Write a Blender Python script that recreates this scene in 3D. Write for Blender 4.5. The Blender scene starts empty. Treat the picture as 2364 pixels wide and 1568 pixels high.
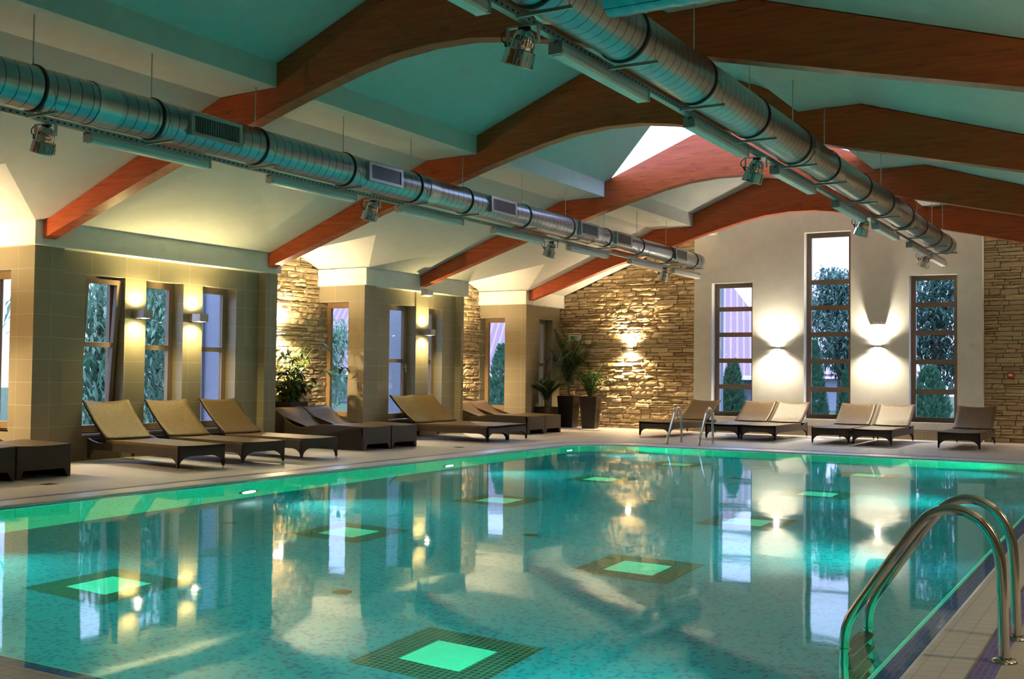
import bpy, bmesh, math, random
from mathutils import Vector, Matrix
random.seed(7)
S = bpy.context.scene
COL = S.collection
PI = math.pi
rad = math.radians

# ------------------------------------------------------------------ render look
S.view_settings.view_transform = 'Standard'
S.view_settings.look = 'None'
S.view_settings.gamma = 1.0
S.view_settings.exposure = 1.7
S.view_settings.use_curve_mapping = False
S.render.engine = 'CYCLES'
cy = S.cycles
cy.max_bounces = 6
cy.diffuse_bounces = 3
cy.glossy_bounces = 3
cy.transmission_bounces = 4
cy.use_adaptive_sampling = True
cy.adaptive_threshold = 0.09
cy.adaptive_min_samples = 20
cy.transparent_max_bounces = 10
cy.sample_clamp_indirect = 4.0
cy.sample_clamp_direct = 0.0
cy.caustics_reflective = True
cy.caustics_refractive = True
cy.blur_glossy = 0.6
cy.use_denoising = True
try:
    cy.denoiser = 'OPENIMAGEDENOISE'
    cy.denoising_input_passes = 'RGB_ALBEDO_NORMAL'
except Exception:
    pass
cy.use_light_tree = True

# ------------------------------------------------------------------ mesh helper
class MB:
    def __init__(s):
        s.v = []; s.f = []; s.m = []; s.sm = []
    def add(s, vs, fs, mi=0, smooth=False):
        b = len(s.v)
        s.v += [tuple(v) for v in vs]
        for f in fs:
            s.f.append(tuple(b + i for i in f)); s.m.append(mi); s.sm.append(smooth)
        return s
    def box(s, x0, x1, y0, y1, z0, z1, mi=0):
        vs = [(x0,y0,z0),(x1,y0,z0),(x1,y1,z0),(x0,y1,z0),(x0,y0,z1),(x1,y0,z1),(x1,y1,z1),(x0,y1,z1)]
        return s.add(vs, [(0,3,2,1),(4,5,6,7),(0,1,5,4),(1,2,6,5),(2,3,7,6),(3,0,4,7)], mi)
    def quad(s, a, b, c, d, mi=0):
        return s.add([a,b,c,d], [(0,1,2,3)], mi)
    def poly(s, pts, mi=0):
        return s.add(pts, [tuple(range(len(pts)))], mi)
    def prism(s, pts, axis, a0, a1, mi=0, smooth=False):
        """extrude a 2-D polygon along axis 'x','y' or 'z'"""
        def P(p, a):
            if axis == 'x': return (a, p[0], p[1])
            if axis == 'y': return (p[0], a, p[1])
            return (p[0], p[1], a)
        n = len(pts)
        vs = [P(p, a0) for p in pts] + [P(p, a1) for p in pts]
        fs = [tuple(range(n)), tuple(range(2*n-1, n-1, -1))]
        s.add(vs, fs, mi)
        return s.add(vs, [(i, i+n, (i+1) % n + n, (i+1) % n) for i in range(n)], mi, smooth)
    def tube(s, path, r, seg=8, mi=0, cap=True, smooth=True, closed=False):
        path = [Vector(p) for p in path]
        n = len(path); vs = []; fs = []
        rr = r if isinstance(r, (list, tuple)) else [r]*n
        up = None
        for i in range(n):
            if closed: t = path[(i+1) % n] - path[i-1]
            elif i == 0: t = path[1]-path[0]
            elif i == n-1: t = path[-1]-path[-2]
            else: t = (path[i+1]-path[i]).normalized() + (path[i]-path[i-1]).normalized()
            t.normalize()
            if up is None:
                a = Vector((0,0,1)) if abs(t.z) < 0.9 else Vector((1,0,0))
                up = (a - t*a.dot(t)).normalized()
            else:
                up = (up - t*up.dot(t)).normalized()
            sd = t.cross(up)
            for k in range(seg):
                a = 2*PI*k/seg
                vs.append(path[i] + (up*math.cos(a) + sd*math.sin(a))*rr[i])
        m = n if closed else n-1
        for i in range(m):
            j = (i+1) % n
            for k in range(seg):
                k2 = (k+1) % seg
                fs.append((i*seg+k, i*seg+k2, j*seg+k2, j*seg+k))
        s.add(vs, fs, mi, smooth)
        if cap and not closed:
            s.add(vs[:seg], [tuple(range(seg-1,-1,-1))], mi)
            s.add(vs[-seg:], [tuple(range(seg))], mi)
        return s
    def lathe(s, prof, seg=24, mat=Matrix.Identity(4), mi=0, smooth=True):
        """prof: (r, h) revolved about local z, then transformed by mat"""
        vs = []; fs = []
        for r, h in prof:
            for k in range(seg):
                a = 2*PI*k/seg
                vs.append(mat @ Vector((r*math.cos(a), r*math.sin(a), h)))
        for i in range(len(prof)-1):
            for k in range(seg):
                k2 = (k+1) % seg
                fs.append((i*seg+k, i*seg+k2, (i+1)*seg+k2, (i+1)*seg+k))
        return s.add(vs, fs, mi, smooth)
    def grid(s, fn, nu, nv, mi=0, smooth=True):
        vs = [fn(i/nu, j/nv) for i in range(nu+1) for j in range(nv+1)]
        fs = [(i*(nv+1)+j, (i+1)*(nv+1)+j, (i+1)*(nv+1)+j+1, i*(nv+1)+j+1) for i in range(nu) for j in range(nv)]
        return s.add(vs, fs, mi, smooth)
    def sheet(s, fn, nrm, th, nu, nv, mi=0):
        """thick curved sheet: fn(u,v)->point, nrm(u,v)->unit normal"""
        top = [Vector(fn(i/nu, j/nv)) for i in range(nu+1) for j in range(nv+1)]
        bot = [Vector(fn(i/nu, j/nv)) - Vector(nrm(i/nu, j/nv))*th for i in range(nu+1) for j in range(nv+1)]
        I = lambda i, j: i*(nv+1)+j
        N = len(top); fs = []
        for i in range(nu):
            for j in range(nv):
                fs.append((I(i,j), I(i+1,j), I(i+1,j+1), I(i,j+1)))
                fs.append((N+I(i,j), N+I(i,j+1), N+I(i+1,j+1), N+I(i+1,j)))
        ed = []
        for i in range(nu):
            ed.append((I(i,0), N+I(i,0), N+I(i+1,0), I(i+1,0)))
            ed.append((I(i,nv), I(i+1,nv), N+I(i+1,nv), N+I(i,nv)))
        for j in range(nv):
            ed.append((I(0,j), I(0,j+1), N+I(0,j+1), N+I(0,j)))
            ed.append((I(nu,j), N+I(nu,j), N+I(nu,j+1), I(nu,j+1)))
        s.add(top+bot, fs, mi, True)
        return s.add(top+bot, ed, mi, False)
    def build(s, name, mats, parent=None, loc=None, recalc=True, bevel=0):
        me = bpy.data.meshes.new(name)
        me.from_pydata([tuple(v) for v in s.v], [], s.f)
        if not isinstance(mats, (list, tuple)): mats = [mats]
        for m in mats: me.materials.append(m)
        me.polygons.foreach_set('material_index', s.m)
        me.polygons.foreach_set('use_smooth', s.sm)
        if recalc:
            bm = bmesh.new(); bm.from_mesh(me)
            bmesh.ops.remove_doubles(bm, verts=bm.verts, dist=1e-5)
            bmesh.ops.recalc_face_normals(bm, faces=bm.faces)
            bm.to_mesh(me); bm.free()
        me.update()
        o = bpy.data.objects.new(name, me)
        COL.objects.link(o)
        if parent is not None: o.parent = parent
        if loc is not None: o.location = loc
        if bevel:
            b = o.modifiers.new('bevel', 'BEVEL'); b.width = bevel; b.segments = 2; b.limit_method = 'ANGLE'; b.angle_limit = rad(40)
        return o

def tag(o, label=None, cat=None, group=None, kind=None):
    if label: o['label'] = label
    if cat: o['category'] = cat
    if group: o['group'] = group
    if kind: o['kind'] = kind
    return o
def empty(name, loc=(0,0,0), rz=0.0, label=None, cat=None, group=None, kind=None):
    o = bpy.data.objects.new(name, None); COL.objects.link(o)
    o.empty_display_size = 0.1
    o.location = loc; o.rotation_euler = (0,0,rz)
    return tag(o, label, cat, group, kind)
def kids(o): return [c for c in bpy.data.objects if c.parent == o]
def copy_tree(o, parent=None):
    c = o.copy(); COL.objects.link(c); c.parent = parent
    for ch in kids(o): copy_tree(ch, c)
    return c
def st(o):
    o['kind'] = 'structure'; return o

# ------------------------------------------------------------------ materials
class NT:
    def __init__(s, name):
        s.mat = bpy.data.materials.new(name); s.mat.use_nodes = True
        s.nt = s.mat.node_tree; s.nt.nodes.clear()
        s.out = s.n('ShaderNodeOutputMaterial')
    def n(s, t, **kw):
        nd = s.nt.nodes.new(t)
        for k, v in kw.items():
            if k.startswith('i_'):
                key = k[2:]
                key = int(key) if key.isdigit() else key.replace('_', ' ')
                nd.inputs[key].default_value = v
            else: setattr(nd, k, v)
        return nd
    def l(s, a, b): s.nt.links.new(a, b)
    def bsdf(s, **kw):
        b = s.n('ShaderNodeBsdfPrincipled')
        for k, v in kw.items(): b.inputs[k.replace('_', ' ')].default_value = v
        s.l(b.outputs[0], s.out.inputs[0]); return b
    def bump(s, b, h, strength=0.3, dist=0.01):
        bp = s.n('ShaderNodeBump'); bp.inputs['Strength'].default_value = strength; bp.inputs['Distance'].default_value = dist
        s.l(h, bp.inputs['Height']); s.l(bp.outputs[0], b.inputs['Normal']); return bp
    def math(s, op, a, b=None, c=None):
        m = s.n('ShaderNodeMath', operation=op)
        for i, q in enumerate((a, b, c)):
            if q is None: continue
            if isinstance(q, (int, float)): m.inputs[i].default_value = q
            else: s.l(q, m.inputs[i])
        return m.outputs[0]
    def mix(s, f, a, b):
        m = s.n('ShaderNodeMix', data_type='RGBA')
        for sock, q in ((m.inputs[0], f), (m.inputs[6], a), (m.inputs[7], b)):
            if isinstance(q, (int, float)): sock.default_value = q
            elif isinstance(q, tuple): sock.default_value = q + (1,) if len(q) == 3 else q
            else: s.l(q, sock)
        return m.outputs[2]
    def ramp(s, f, stops):
        r = s.n('ShaderNodeValToRGB'); e = r.color_ramp.elements
        while len(e) < len(stops): e.new(0.5)
        for i, (p, c) in enumerate(stops):
            e[i].position = p; e[i].color = tuple(c) + (1,)
        s.l(f, r.inputs[0]); return r.outputs[0]
    def noise(s, vec, scale, detail=3, rough=0.5, dist=0.0):
        n = s.n('ShaderNodeTexNoise'); n.inputs['Scale'].default_value = scale
        n.inputs['Detail'].default_value = detail; n.inputs['Roughness'].default_value = rough; n.inputs['Distortion'].default_value = dist
        if vec is not None: s.l(vec, n.inputs['Vector'])
        return n.outputs['Fac']
    def pos(s): return s.n('ShaderNodeNewGeometry').outputs['Position']
    def obj(s): return s.n('ShaderNodeTexCoord').outputs['Object']
    def scale(s, vec, sc, loc=(0,0,0)):
        m = s.n('ShaderNodeMapping'); m.inputs['Scale'].default_value = sc; m.inputs['Location'].default_value = loc
        s.l(vec, m.inputs['Vector']); return m.outputs[0]
    def wallvec(s, vec, oz=0.0, ou=0.0):
        """(x+y, z) so that one brick pattern suits every upright face"""
        sp = s.n('ShaderNodeSeparateXYZ'); s.l(vec, sp.inputs[0])
        u = s.math('ADD', s.math('ADD', sp.outputs[0], sp.outputs[1]), ou)
        z = s.math('ADD', sp.outputs[2], oz)
        c = s.n('ShaderNodeCombineXYZ'); s.l(u, c.inputs[0]); s.l(z, c.inputs[1]); return c.outputs[0]
    def brick(s, vec, c1, c2, mortar, w, h, ms, off=0.5, bias=0.0, smooth=0.1):
        b = s.n('ShaderNodeTexBrick'); b.offset = off; b.squash = 1.0
        s.l(vec, b.inputs['Vector'])
        b.inputs['Color1'].default_value = c1+(1,); b.inputs['Color2'].default_value = c2+(1,); b.inputs['Mortar'].default_value = mortar+(1,)
        b.inputs['Scale'].default_value = 1.0; b.inputs['Mortar Size'].default_value = ms; b.inputs['Mortar Smooth'].default_value = smooth
        b.inputs['Bias'].default_value = bias; b.inputs['Brick Width'].default_value = w; b.inputs['Row Height'].default_value = h
        return b

def plain(name, col, rough=0.5, metal=0.0, spec=0.5, bump=None):
    t = NT(name); b = t.bsdf(Base_Color=col+(1,), Roughness=rough, Metallic=metal)
    b.inputs['Specular IOR Level'].default_value = spec
    n = t.noise(t.obj(), 6.0, 4)
    c = t.mix(n, tuple(x*0.9 for x in col), tuple(min(1, x*1.08) for x in col)); t.l(c, b.inputs['Base Color'])
    if bump: t.bump(b, t.noise(t.obj(), bump[0], 4), bump[1], bump[2])
    return t.mat
M = {}
M['plaster'] = plain('plaster_white', (0.78,0.77,0.74), 0.85, bump=(40, 0.06, 0.003))
M['ceiling'] = plain('ceiling_paint', (0.54,0.54,0.53), 0.8, bump=(30, 0.05, 0.003))
M['bronze'] = plain('bronze_frame', (0.25,0.17,0.115), 0.38)
M['sillwhite'] = plain('white_sill', (0.75,0.74,0.75), 0.35)
M['chrome'] = plain('chrome', (0.72,0.71,0.70), 0.10, 1.0)
M['steel'] = plain('brushed_steel', (0.62,0.60,0.57), 0.16, 1.0)
M['galv'] = plain('galvanised', (0.50,0.53,0.53), 0.34, 0.9)
M['black'] = plain('black_rubber', (0.012,0.012,0.014), 0.5)
M['planter'] = plain('planter_brown', (0.007,0.004,0.0035), 0.4)
M['soil'] = plain('soil', (0.03,0.02,0.012), 0.95)
M['leaf'] = plain('leaf_green', (0.055,0.12,0.025), 0.35)
M['palmleaf'] = plain('palm_leaf', (0.05,0.10,0.022), 0.45)
M['stem'] = plain('plant_stem', (0.10,0.12,0.03), 0.6)
M['bark'] = plain('bark', (0.08,0.055,0.04), 0.9)
M['redplastic'] = plain('red_plastic', (0.45,0.03,0.025), 0.4)
M['whiteplastic'] = plain('white_plastic', (0.8,0.8,0.77), 0.35)
M['green'] = plain('sign_green', (0.02,0.32,0.08), 0.4)
M['fixture'] = plain('lamp_housing', (0.55,0.56,0.57), 0.35, 0.3)
M['sconce'] = plain('sconce_metal', (0.42,0.40,0.37), 0.35, 0.6)
M['grille_dark'] = plain('grille_inside', (0.02,0.025,0.035), 0.5)
M['drain'] = plain('drain_brass', (0.10,0.08,0.05), 0.4, 0.5)
M['lawn'] = plain('lawn', (0.03,0.06,0.02), 0.95)
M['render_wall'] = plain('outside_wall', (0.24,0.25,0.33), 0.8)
M['step'] = plain('ladder_step', (0.25,0.20,0.16), 0.4)

def m_tile():
    t = NT('beige_wall_tile'); b = t.bsdf(Roughness=0.42)
    br = t.brick(t.wallvec(t.pos(), oz=-0.185+0.6, ou=0.18), (0.25,0.208,0.135), (0.28,0.232,0.152), (0.44,0.40,0.30), 0.6, 0.3, 0.004, off=0.0, smooth=0.3)
    n = t.noise(t.scale(t.pos(), (1,1,3)), 2.5, 5, 0.6)
    n2 = t.noise(t.pos(), 60, 2)
    c = t.mix(t.math('MULTIPLY', n, 0.35), br.outputs[0], (0.19,0.158,0.105))
    c = t.mix(t.math('MULTIPLY', n2, 0.12), c, (0.6,0.52,0.4))
    t.l(c, b.inputs['Base Color'])
    t.bump(b, t.math('MULTIPLY', br.outputs['Fac'], -1.0), 0.35, 0.004)
    return t.mat
M['tile'] = m_tile()
def m_deck():
    t = NT('deck_tile'); b = t.bsdf(Roughness=0.5)
    br = t.brick(t.pos(), (0.54,0.49,0.48), (0.59,0.535,0.525), (0.40,0.365,0.36), 0.6, 0.3, 0.004, off=0.5, smooth=0.3)
    n = t.noise(t.pos(), 1.6, 5, 0.6)
    c = t.mix(t.math('MULTIPLY', n, 0.25), br.outputs[0], (0.42,0.37,0.35)); t.l(c, b.inputs['Base Color'])
    t.bump(b, t.math('MULTIPLY', br.outputs['Fac'], -1.0), 0.3, 0.003)
    return t.mat
M['deck'] = m_deck()
def m_mosaic(name, wall, c1, c2, dark, mortar, amt=0.62, size=0.025):
    t = NT(name); b = t.bsdf(Roughness=0.3)
    v = t.wallvec(t.pos()) if wall else t.pos()
    br = t.brick(v, c1, c2, mortar, size, size, size*0.05, off=0.0)
    wn = t.n('ShaderNodeTexWhiteNoise', noise_dimensions='3D')
    sn = t.n('ShaderNodeVectorMath', operation='SNAP'); sn.inputs[1].default_value = (size, size, 10 if not wall else size)
    t.l(v, sn.inputs[0]); t.l(sn.outputs[0], wn.inputs['Vector'])
    f = t.math('GREATER_THAN', wn.outputs['Value'], amt)
    c = t.mix(t.math('MULTIPLY', f, 0.75), br.outputs[0], dark)
    c = t.mix(br.outputs['Fac'], c, mortar)
    t.l(c, b.inputs['Base Color']); return t.mat
M['pool'] = m_mosaic('pool_mosaic', False, (0.026,0.225,0.36), (0.038,0.27,0.41), (0.010,0.09,0.23), (0.055,0.30,0.41), amt=0.80, size=0.028)
M['poolwall'] = m_mosaic('pool_wall_mosaic', True, (0.12,0.50,0.36), (0.15,0.56,0.40), (0.06,0.30,0.25), (0.2,0.55,0.42), amt=0.85, size=0.028)  # floor mosaic turned greener: lamp glow on the wall is put into the colour
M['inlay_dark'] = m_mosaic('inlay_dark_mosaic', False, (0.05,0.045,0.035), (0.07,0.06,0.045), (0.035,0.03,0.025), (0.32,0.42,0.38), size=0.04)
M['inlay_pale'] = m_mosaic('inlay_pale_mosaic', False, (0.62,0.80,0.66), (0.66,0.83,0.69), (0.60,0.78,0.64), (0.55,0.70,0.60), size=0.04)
M['rim'] = m_mosaic('rim_mosaic', False, (0.14,0.12,0.56), (0.20,0.17,0.62), (0.08,0.06,0.40), (0.45,0.44,0.62), amt=0.6)
M['edge'] = plain('pale_edge_tile', (0.62,0.74,0.66), 0.3)
M['coping'] = m_mosaic('coping_tile', False, (0.78,0.74,0.76), (0.82,0.78,0.80), (0.78,0.74,0.76), (0.62,0.59,0.64), amt=0.9, size=0.10)

def m_stone(name='stacked_stone', outside=False):
    t = NT(name); b = t.bsdf(Roughness=0.72)
    g = t.n('ShaderNodeNewGeometry')
    r = g.outputs['Random Per Island']
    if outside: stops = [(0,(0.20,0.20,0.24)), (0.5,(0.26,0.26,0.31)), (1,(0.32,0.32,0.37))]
    else: stops = [(0,(0.46,0.33,0.17)), (0.3,(0.60,0.47,0.28)), (0.6,(0.53,0.41,0.25)), (0.85,(0.66,0.54,0.35)), (1,(0.58,0.46,0.31))]
    c = t.ramp(r, stops)
    n = t.noise(t.scale(t.pos(), (1,1,2.5)), 9, 6, 0.65)
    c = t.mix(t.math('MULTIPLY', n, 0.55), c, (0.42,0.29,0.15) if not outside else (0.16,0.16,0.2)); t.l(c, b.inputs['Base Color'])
    n2 = t.noise(t.scale(t.pos(), (1,1,2)), 22, 6, 0.7)
    t.bump(b, n2, 0.6, 0.02)
    return t.mat
M['stone'] = m_stone(); M['stone_out'] = m_stone('pale_outdoor_stone', True)
M['grout'] = plain('stone_joint', (0.12,0.085,0.05), 0.9)

def m_wood():
    t = NT('glulam_wood'); b = t.bsdf(Roughness=0.42)
    p = t.obj()
    n = t.noise(t.scale(p, (0.9, 3, 14)), 2.0, 5, 0.6, 0.3)
    lam = t.n('ShaderNodeSeparateXYZ'); t.l(p, lam.inputs[0])
    n2 = t.noise(t.scale(p, (1.5, 1, 15)), 2.2, 2, 0.5)
    c = t.ramp(n, [(0.25,(0.31,0.040,0.006)), (0.5,(0.45,0.066,0.010)), (0.75,(0.57,0.10,0.015))])
    d = t.ramp(n2, [(0.60,(0,0,0)), (0.67,(1,1,1))])
    c = t.mix(t.math('MULTIPLY', d, 0.6), c, (0.12,0.02,0.005)); t.l(c, b.inputs['Base Color'])
    br = t.brick(t.scale(p, (0.3,1,1)), (0,0,0),(0,0,0),(1,1,1), 3, 0.04, 0.001)
    return t.mat
M['wood'] = m_wood()
def m_wood_lin():
    t = NT('light_wood_frame'); b = t.bsdf(Roughness=0.45)
    n = t.noise(t.scale(t.pos(), (8,8,1.2)), 3, 4)
    t.l(t.mix(n, (0.27,0.17,0.08), (0.38,0.25,0.12)), b.inputs['Base Color']); return t.mat
M['lightwood'] = m_wood_lin()
def m_wicker(name, c1, c2, c3):
    t = NT(name); b = t.bsdf(Roughness=0.48); b.inputs['Specular IOR Level'].default_value = 0.25
    p = t.obj()
    sp = t.n('ShaderNodeSeparateXYZ'); t.l(p, sp.inputs[0])
    u = t.math('MULTIPLY', sp.outputs[1], 1.0); v = t.math('ADD', sp.outputs[0], sp.outputs[2])
    cb = t.n('ShaderNodeCombineXYZ'); t.l(v, cb.inputs[0]); t.l(t.math('ADD', u, t.math('MULTIPLY', sp.outputs[0], 0.0)), cb.inputs[1])
    br = t.brick(cb.outputs[0], c1, c2, c3, 0.05, 0.022, 0.0042, off=0.5, smooth=0.6)
    t.l(br.outputs[0], b.inputs['Base Color'])
    t.bump(b, t.math('SUBTRACT', 1.0, br.outputs['Fac']), 0.7, 0.006)
    return t.mat
M['wicker'] = m_wicker('brown_wicker', (0.130,0.078,0.026), (0.160,0.098,0.034), (0.03,0.016,0.006))
def m_wickerside_shaded():  # same wicker, darkened: shade on the unlit aprons is put into the colour
    t = NT('brown_wicker_side_shaded'); b = t.bsdf(Roughness=0.45)
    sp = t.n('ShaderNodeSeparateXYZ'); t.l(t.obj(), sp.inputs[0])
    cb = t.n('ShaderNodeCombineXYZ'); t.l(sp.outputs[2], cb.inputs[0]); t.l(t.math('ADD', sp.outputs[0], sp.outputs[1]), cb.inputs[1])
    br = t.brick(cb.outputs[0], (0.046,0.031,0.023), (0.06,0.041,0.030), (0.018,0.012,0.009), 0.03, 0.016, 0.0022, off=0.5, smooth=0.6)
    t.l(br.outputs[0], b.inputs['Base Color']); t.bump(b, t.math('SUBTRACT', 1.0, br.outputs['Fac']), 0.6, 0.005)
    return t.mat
M['wickerside_shaded'] = m_wickerside_shaded()
def m_duct():
    t = NT('spiral_duct'); b = t.bsdf(Roughness=0.33, Metallic=0.95)
    n = t.noise(t.scale(t.obj(), (3,1.2,3)), 3, 4)
    t.l(t.mix(n, (0.30,0.33,0.345), (0.44,0.47,0.48)), b.inputs['Base Color'])
    sp = t.n('ShaderNodeSeparateXYZ'); t.l(t.obj(), sp.inputs[0])
    w = t.math('SINE', t.math('MULTIPLY', sp.outputs[1], 2*PI/0.0325))
    seam = t.math('LESS_THAN', t.math('FRACT', t.math('DIVIDE', sp.outputs[1], 0.13)), 0.07)
    t.l(t.mix(t.math('MULTIPLY', seam, 0.85), t.mix(n, (0.32,0.35,0.385), (0.46,0.49,0.52)), (0.04,0.045,0.05)), b.inputs['Base Color'])
    t.bump(b, w, 0.07, 0.003)
    return t.mat
M['duct'] = m_duct()
def m_rail():
    t = NT('perforated_rail'); b = t.bsdf(Roughness=0.4, Metallic=0.7)
    sp = t.n('ShaderNodeSeparateXYZ'); t.l(t.obj(), sp.inputs[0])
    a = t.math('GREATER_THAN', t.math('FRACT', t.math('MULTIPLY', sp.outputs[1], 14.0)), 0.62)
    zz = t.math('LESS_THAN', t.math('ABSOLUTE', t.math('SUBTRACT', sp.outputs[2], 0.0)), 0.007)
    t.l(t.mix(t.math('MULTIPLY', a, zz), (0.45,0.46,0.45), (0.02,0.02,0.02)), b.inputs['Base Color']); return t.mat
M['rail'] = m_rail()
def emis(name, col, s):
    t = NT(name); e = t.n('ShaderNodeEmission'); e.inputs[0].default_value = col+(1,); e.inputs[1].default_value = s
    t.l(e.outputs[0], t.out.inputs[0])
    try: t.mat.cycles.emission_sampling = 'NONE'
    except Exception: pass
    return t.mat
M['bulb'] = emis('warm_bulb', (1.0,0.88,0.55), 22)
M['bulb_white'] = emis('white_bulb', (1.0,0.93,0.75), 30)
M['pool_lens'] = emis('pool_lamp_lens', (0.75,1.0,0.85), 14)
def m_glass():
    t = NT('window_glass')
    fr = t.n('ShaderNodeFresnel'); fr.inputs[0].default_value = 1.5
    f = t.n('ShaderNodeMath', operation='MULTIPLY'); t.l(fr.outputs[0], f.inputs[0])
    t.l(t.math('SUBTRACT', 1.0, t.n('ShaderNodeNewGeometry').outputs['Backfacing']), f.inputs[1])
    g = t.n('ShaderNodeBsdfGlossy'); g.inputs['Roughness'].default_value = 0.0; g.inputs[0].default_value = (0.9,0.92,0.95,1)
    tr = t.n('ShaderNodeBsdfTransparent'); tr.inputs[0].default_value = (0.94,0.96,0.97,1)
    mx = t.n('ShaderNodeMixShader'); t.l(f.outputs[0], mx.inputs[0]); t.l(tr.outputs[0], mx.inputs[1]); t.l(g.outputs[0], mx.inputs[2])
    t.l(mx.outputs[0], t.out.inputs[0]); return t.mat
M['glass'] = m_glass()
def m_clear():
    t = NT('roof_glazing_clear'); tr = t.n('ShaderNodeBsdfTransparent'); tr.inputs[0].default_value = (0.93,0.95,1,1)
    g = t.n('ShaderNodeBsdfGlossy'); g.inputs['Roughness'].default_value = 0.2; mx = t.n('ShaderNodeMixShader'); mx.inputs[0].default_value = 0.03
    t.l(tr.outputs[0], mx.inputs[1]); t.l(g.outputs[0], mx.inputs[2]); t.l(mx.outputs[0], t.out.inputs[0]); return t.mat
M['clear'] = m_clear()
def m_water():
    t = NT('pool_water')
    p = t.scale(t.pos(), (1.0,1.0,1.0))
    n = t.noise(p, 1.1, 2, 0.5); n2 = t.noise(p, 9, 2, 0.5)
    h = t.math('ADD', t.math('MULTIPLY', n, 1.0), t.math('MULTIPLY', n2, 0.045))
    bp = t.n('ShaderNodeBump'); bp.inputs['Strength'].default_value = 1.0; bp.inputs['Distance'].default_value = 0.0022
    t.l(h, bp.inputs['Height'])
    f = t.n('ShaderNodeFresnel'); f.inputs[0].default_value = 1.333; t.l(bp.outputs[0], f.inputs['Normal'])
    g = t.n('ShaderNodeBsdfGlossy'); g.inputs['Roughness'].default_value = 0.04; t.l(bp.outputs[0], g.inputs['Normal'])
    r = t.n('ShaderNodeBsdfRefraction'); r.inputs['IOR'].default_value = 1.333; r.inputs['Roughness'].default_value = 0.0
    r.inputs['Color'].default_value = (0.80,0.98,1.0,1); t.l(bp.outputs[0], r.inputs['Normal'])
    mx = t.n('ShaderNodeMixShader'); t.l(f.outputs[0], mx.inputs[0]); t.l(r.outputs[0], mx.inputs[1]); t.l(g.outputs[0], mx.inputs[2])
    t.l(mx.outputs[0], t.out.inputs[0]); return t.mat
M['water'] = m_water()
def m_roof():
    t = NT('ribbed_red_roof'); b = t.bsdf(Roughness=0.45)
    sp = t.n('ShaderNodeSeparateXYZ'); t.l(t.obj(), sp.inputs[0])
    a = t.math('FRACT', t.math('MULTIPLY', sp.outputs[0], 3.6))
    f = t.math('LESS_THAN', a, 0.3)
    t.l(t.mix(f, (0.20,0.085,0.115), (0.30,0.175,0.225)), b.inputs['Base Color'])
    t.bump(b, f, 0.6, 0.04); return t.mat
M['roof'] = m_roof()
def m_foliage(name, a, c):
    t = NT(name); b = t.bsdf(Roughness=0.5)
    g = t.n('ShaderNodeNewGeometry')
    t.l(t.mix(g.outputs['Random Per Island'], a, c), b.inputs['Base Color'])
    tr = t.n('ShaderNodeBsdfTranslucent'); tr.inputs[0].default_value = tuple(x*1.2 for x in c)+(1,)
    mx = t.n('ShaderNodeMixShader'); mx.inputs[0].default_value = 0.25
    t.l(b.outputs[0], mx.inputs[1]); t.l(tr.outputs[0], mx.inputs[2]); t.l(mx.outputs[0], t.out.inputs[0])
    return t.mat
M['tree_leaf'] = m_foliage('broadleaf', (0.06,0.14,0.085), (0.20,0.33,0.22))
M['tree_dark'] = m_foliage('dark_broadleaf', (0.03,0.075,0.06), (0.11,0.21,0.17))
M['conifer'] = m_foliage('conifer_green', (0.04,0.12,0.08), (0.10,0.25,0.15))

# ------------------------------------------------------------------ key sizes (metres)
XF = -12.557            # face of the white fascia
XP = -12.637            # face of the tiled piers
XR = -12.787            # tiled wall between piers
XS = -13.72             # stone wall at the back of the recesses
YW, YS = 23.75, 24.0    # white end wall, stone end wall
ZT, ZC = 2.89, 3.20     # top of tiles, eave
CX = -6.17              # ridge
def ceil_low_left(x): return ZC + (x - XF)*(4.46-ZC)/(-9.40-XF)
def ceil_z(x):
    if x < -9.40: return ceil_low_left(x)
    if x < -8.53: return 4.465
    if x < -6.84: return 4.75 + 0.41*(x+8.53)
    if x < -5.50: return 5.443
    if x < -3.81: return 4.75 + 0.41*(-3.81-x)
    if x < -3.03: return 4.58
    return 4.585 - 0.31*(x+3.03)

# ================================================================== SETTING
exec_parts = []
# ---- pool outline
PX0, PX1, PY0, PY1, PR = -9.10, -1.09, 3.20, 18.42, 0.9
def outline(d, n=8):
    x0, x1, y0, y1, r = PX0-d, PX1+d, PY0-d, PY1+d, PR+d
    pts = []
    for cx, cyy, a0 in ((x1-r, y1-r, 0), (x0+r, y1-r, 90), (x0+r, y0+r, 180), (x1-r, y0+r, 270)):
        for k in range(n+1):
            a = rad(a0 + 90*k/n); pts.append((cx + r*math.cos(a), cyy + r*math.sin(a)))
    return pts
ZW = -0.03
ZB = -1.42
def ring(mb, d0, z0, d1, z1, mi=0, smooth=False):
    a = outline(d0); b = outline(d1); n = len(a)
    vs = [(x, y, z0) for x, y in a] + [(x, y, z1) for x, y in b]
    mb.add(vs, [(i, (i+1) % n, (i+1) % n+n, i+n) for i in range(n)], mi, smooth)
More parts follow.
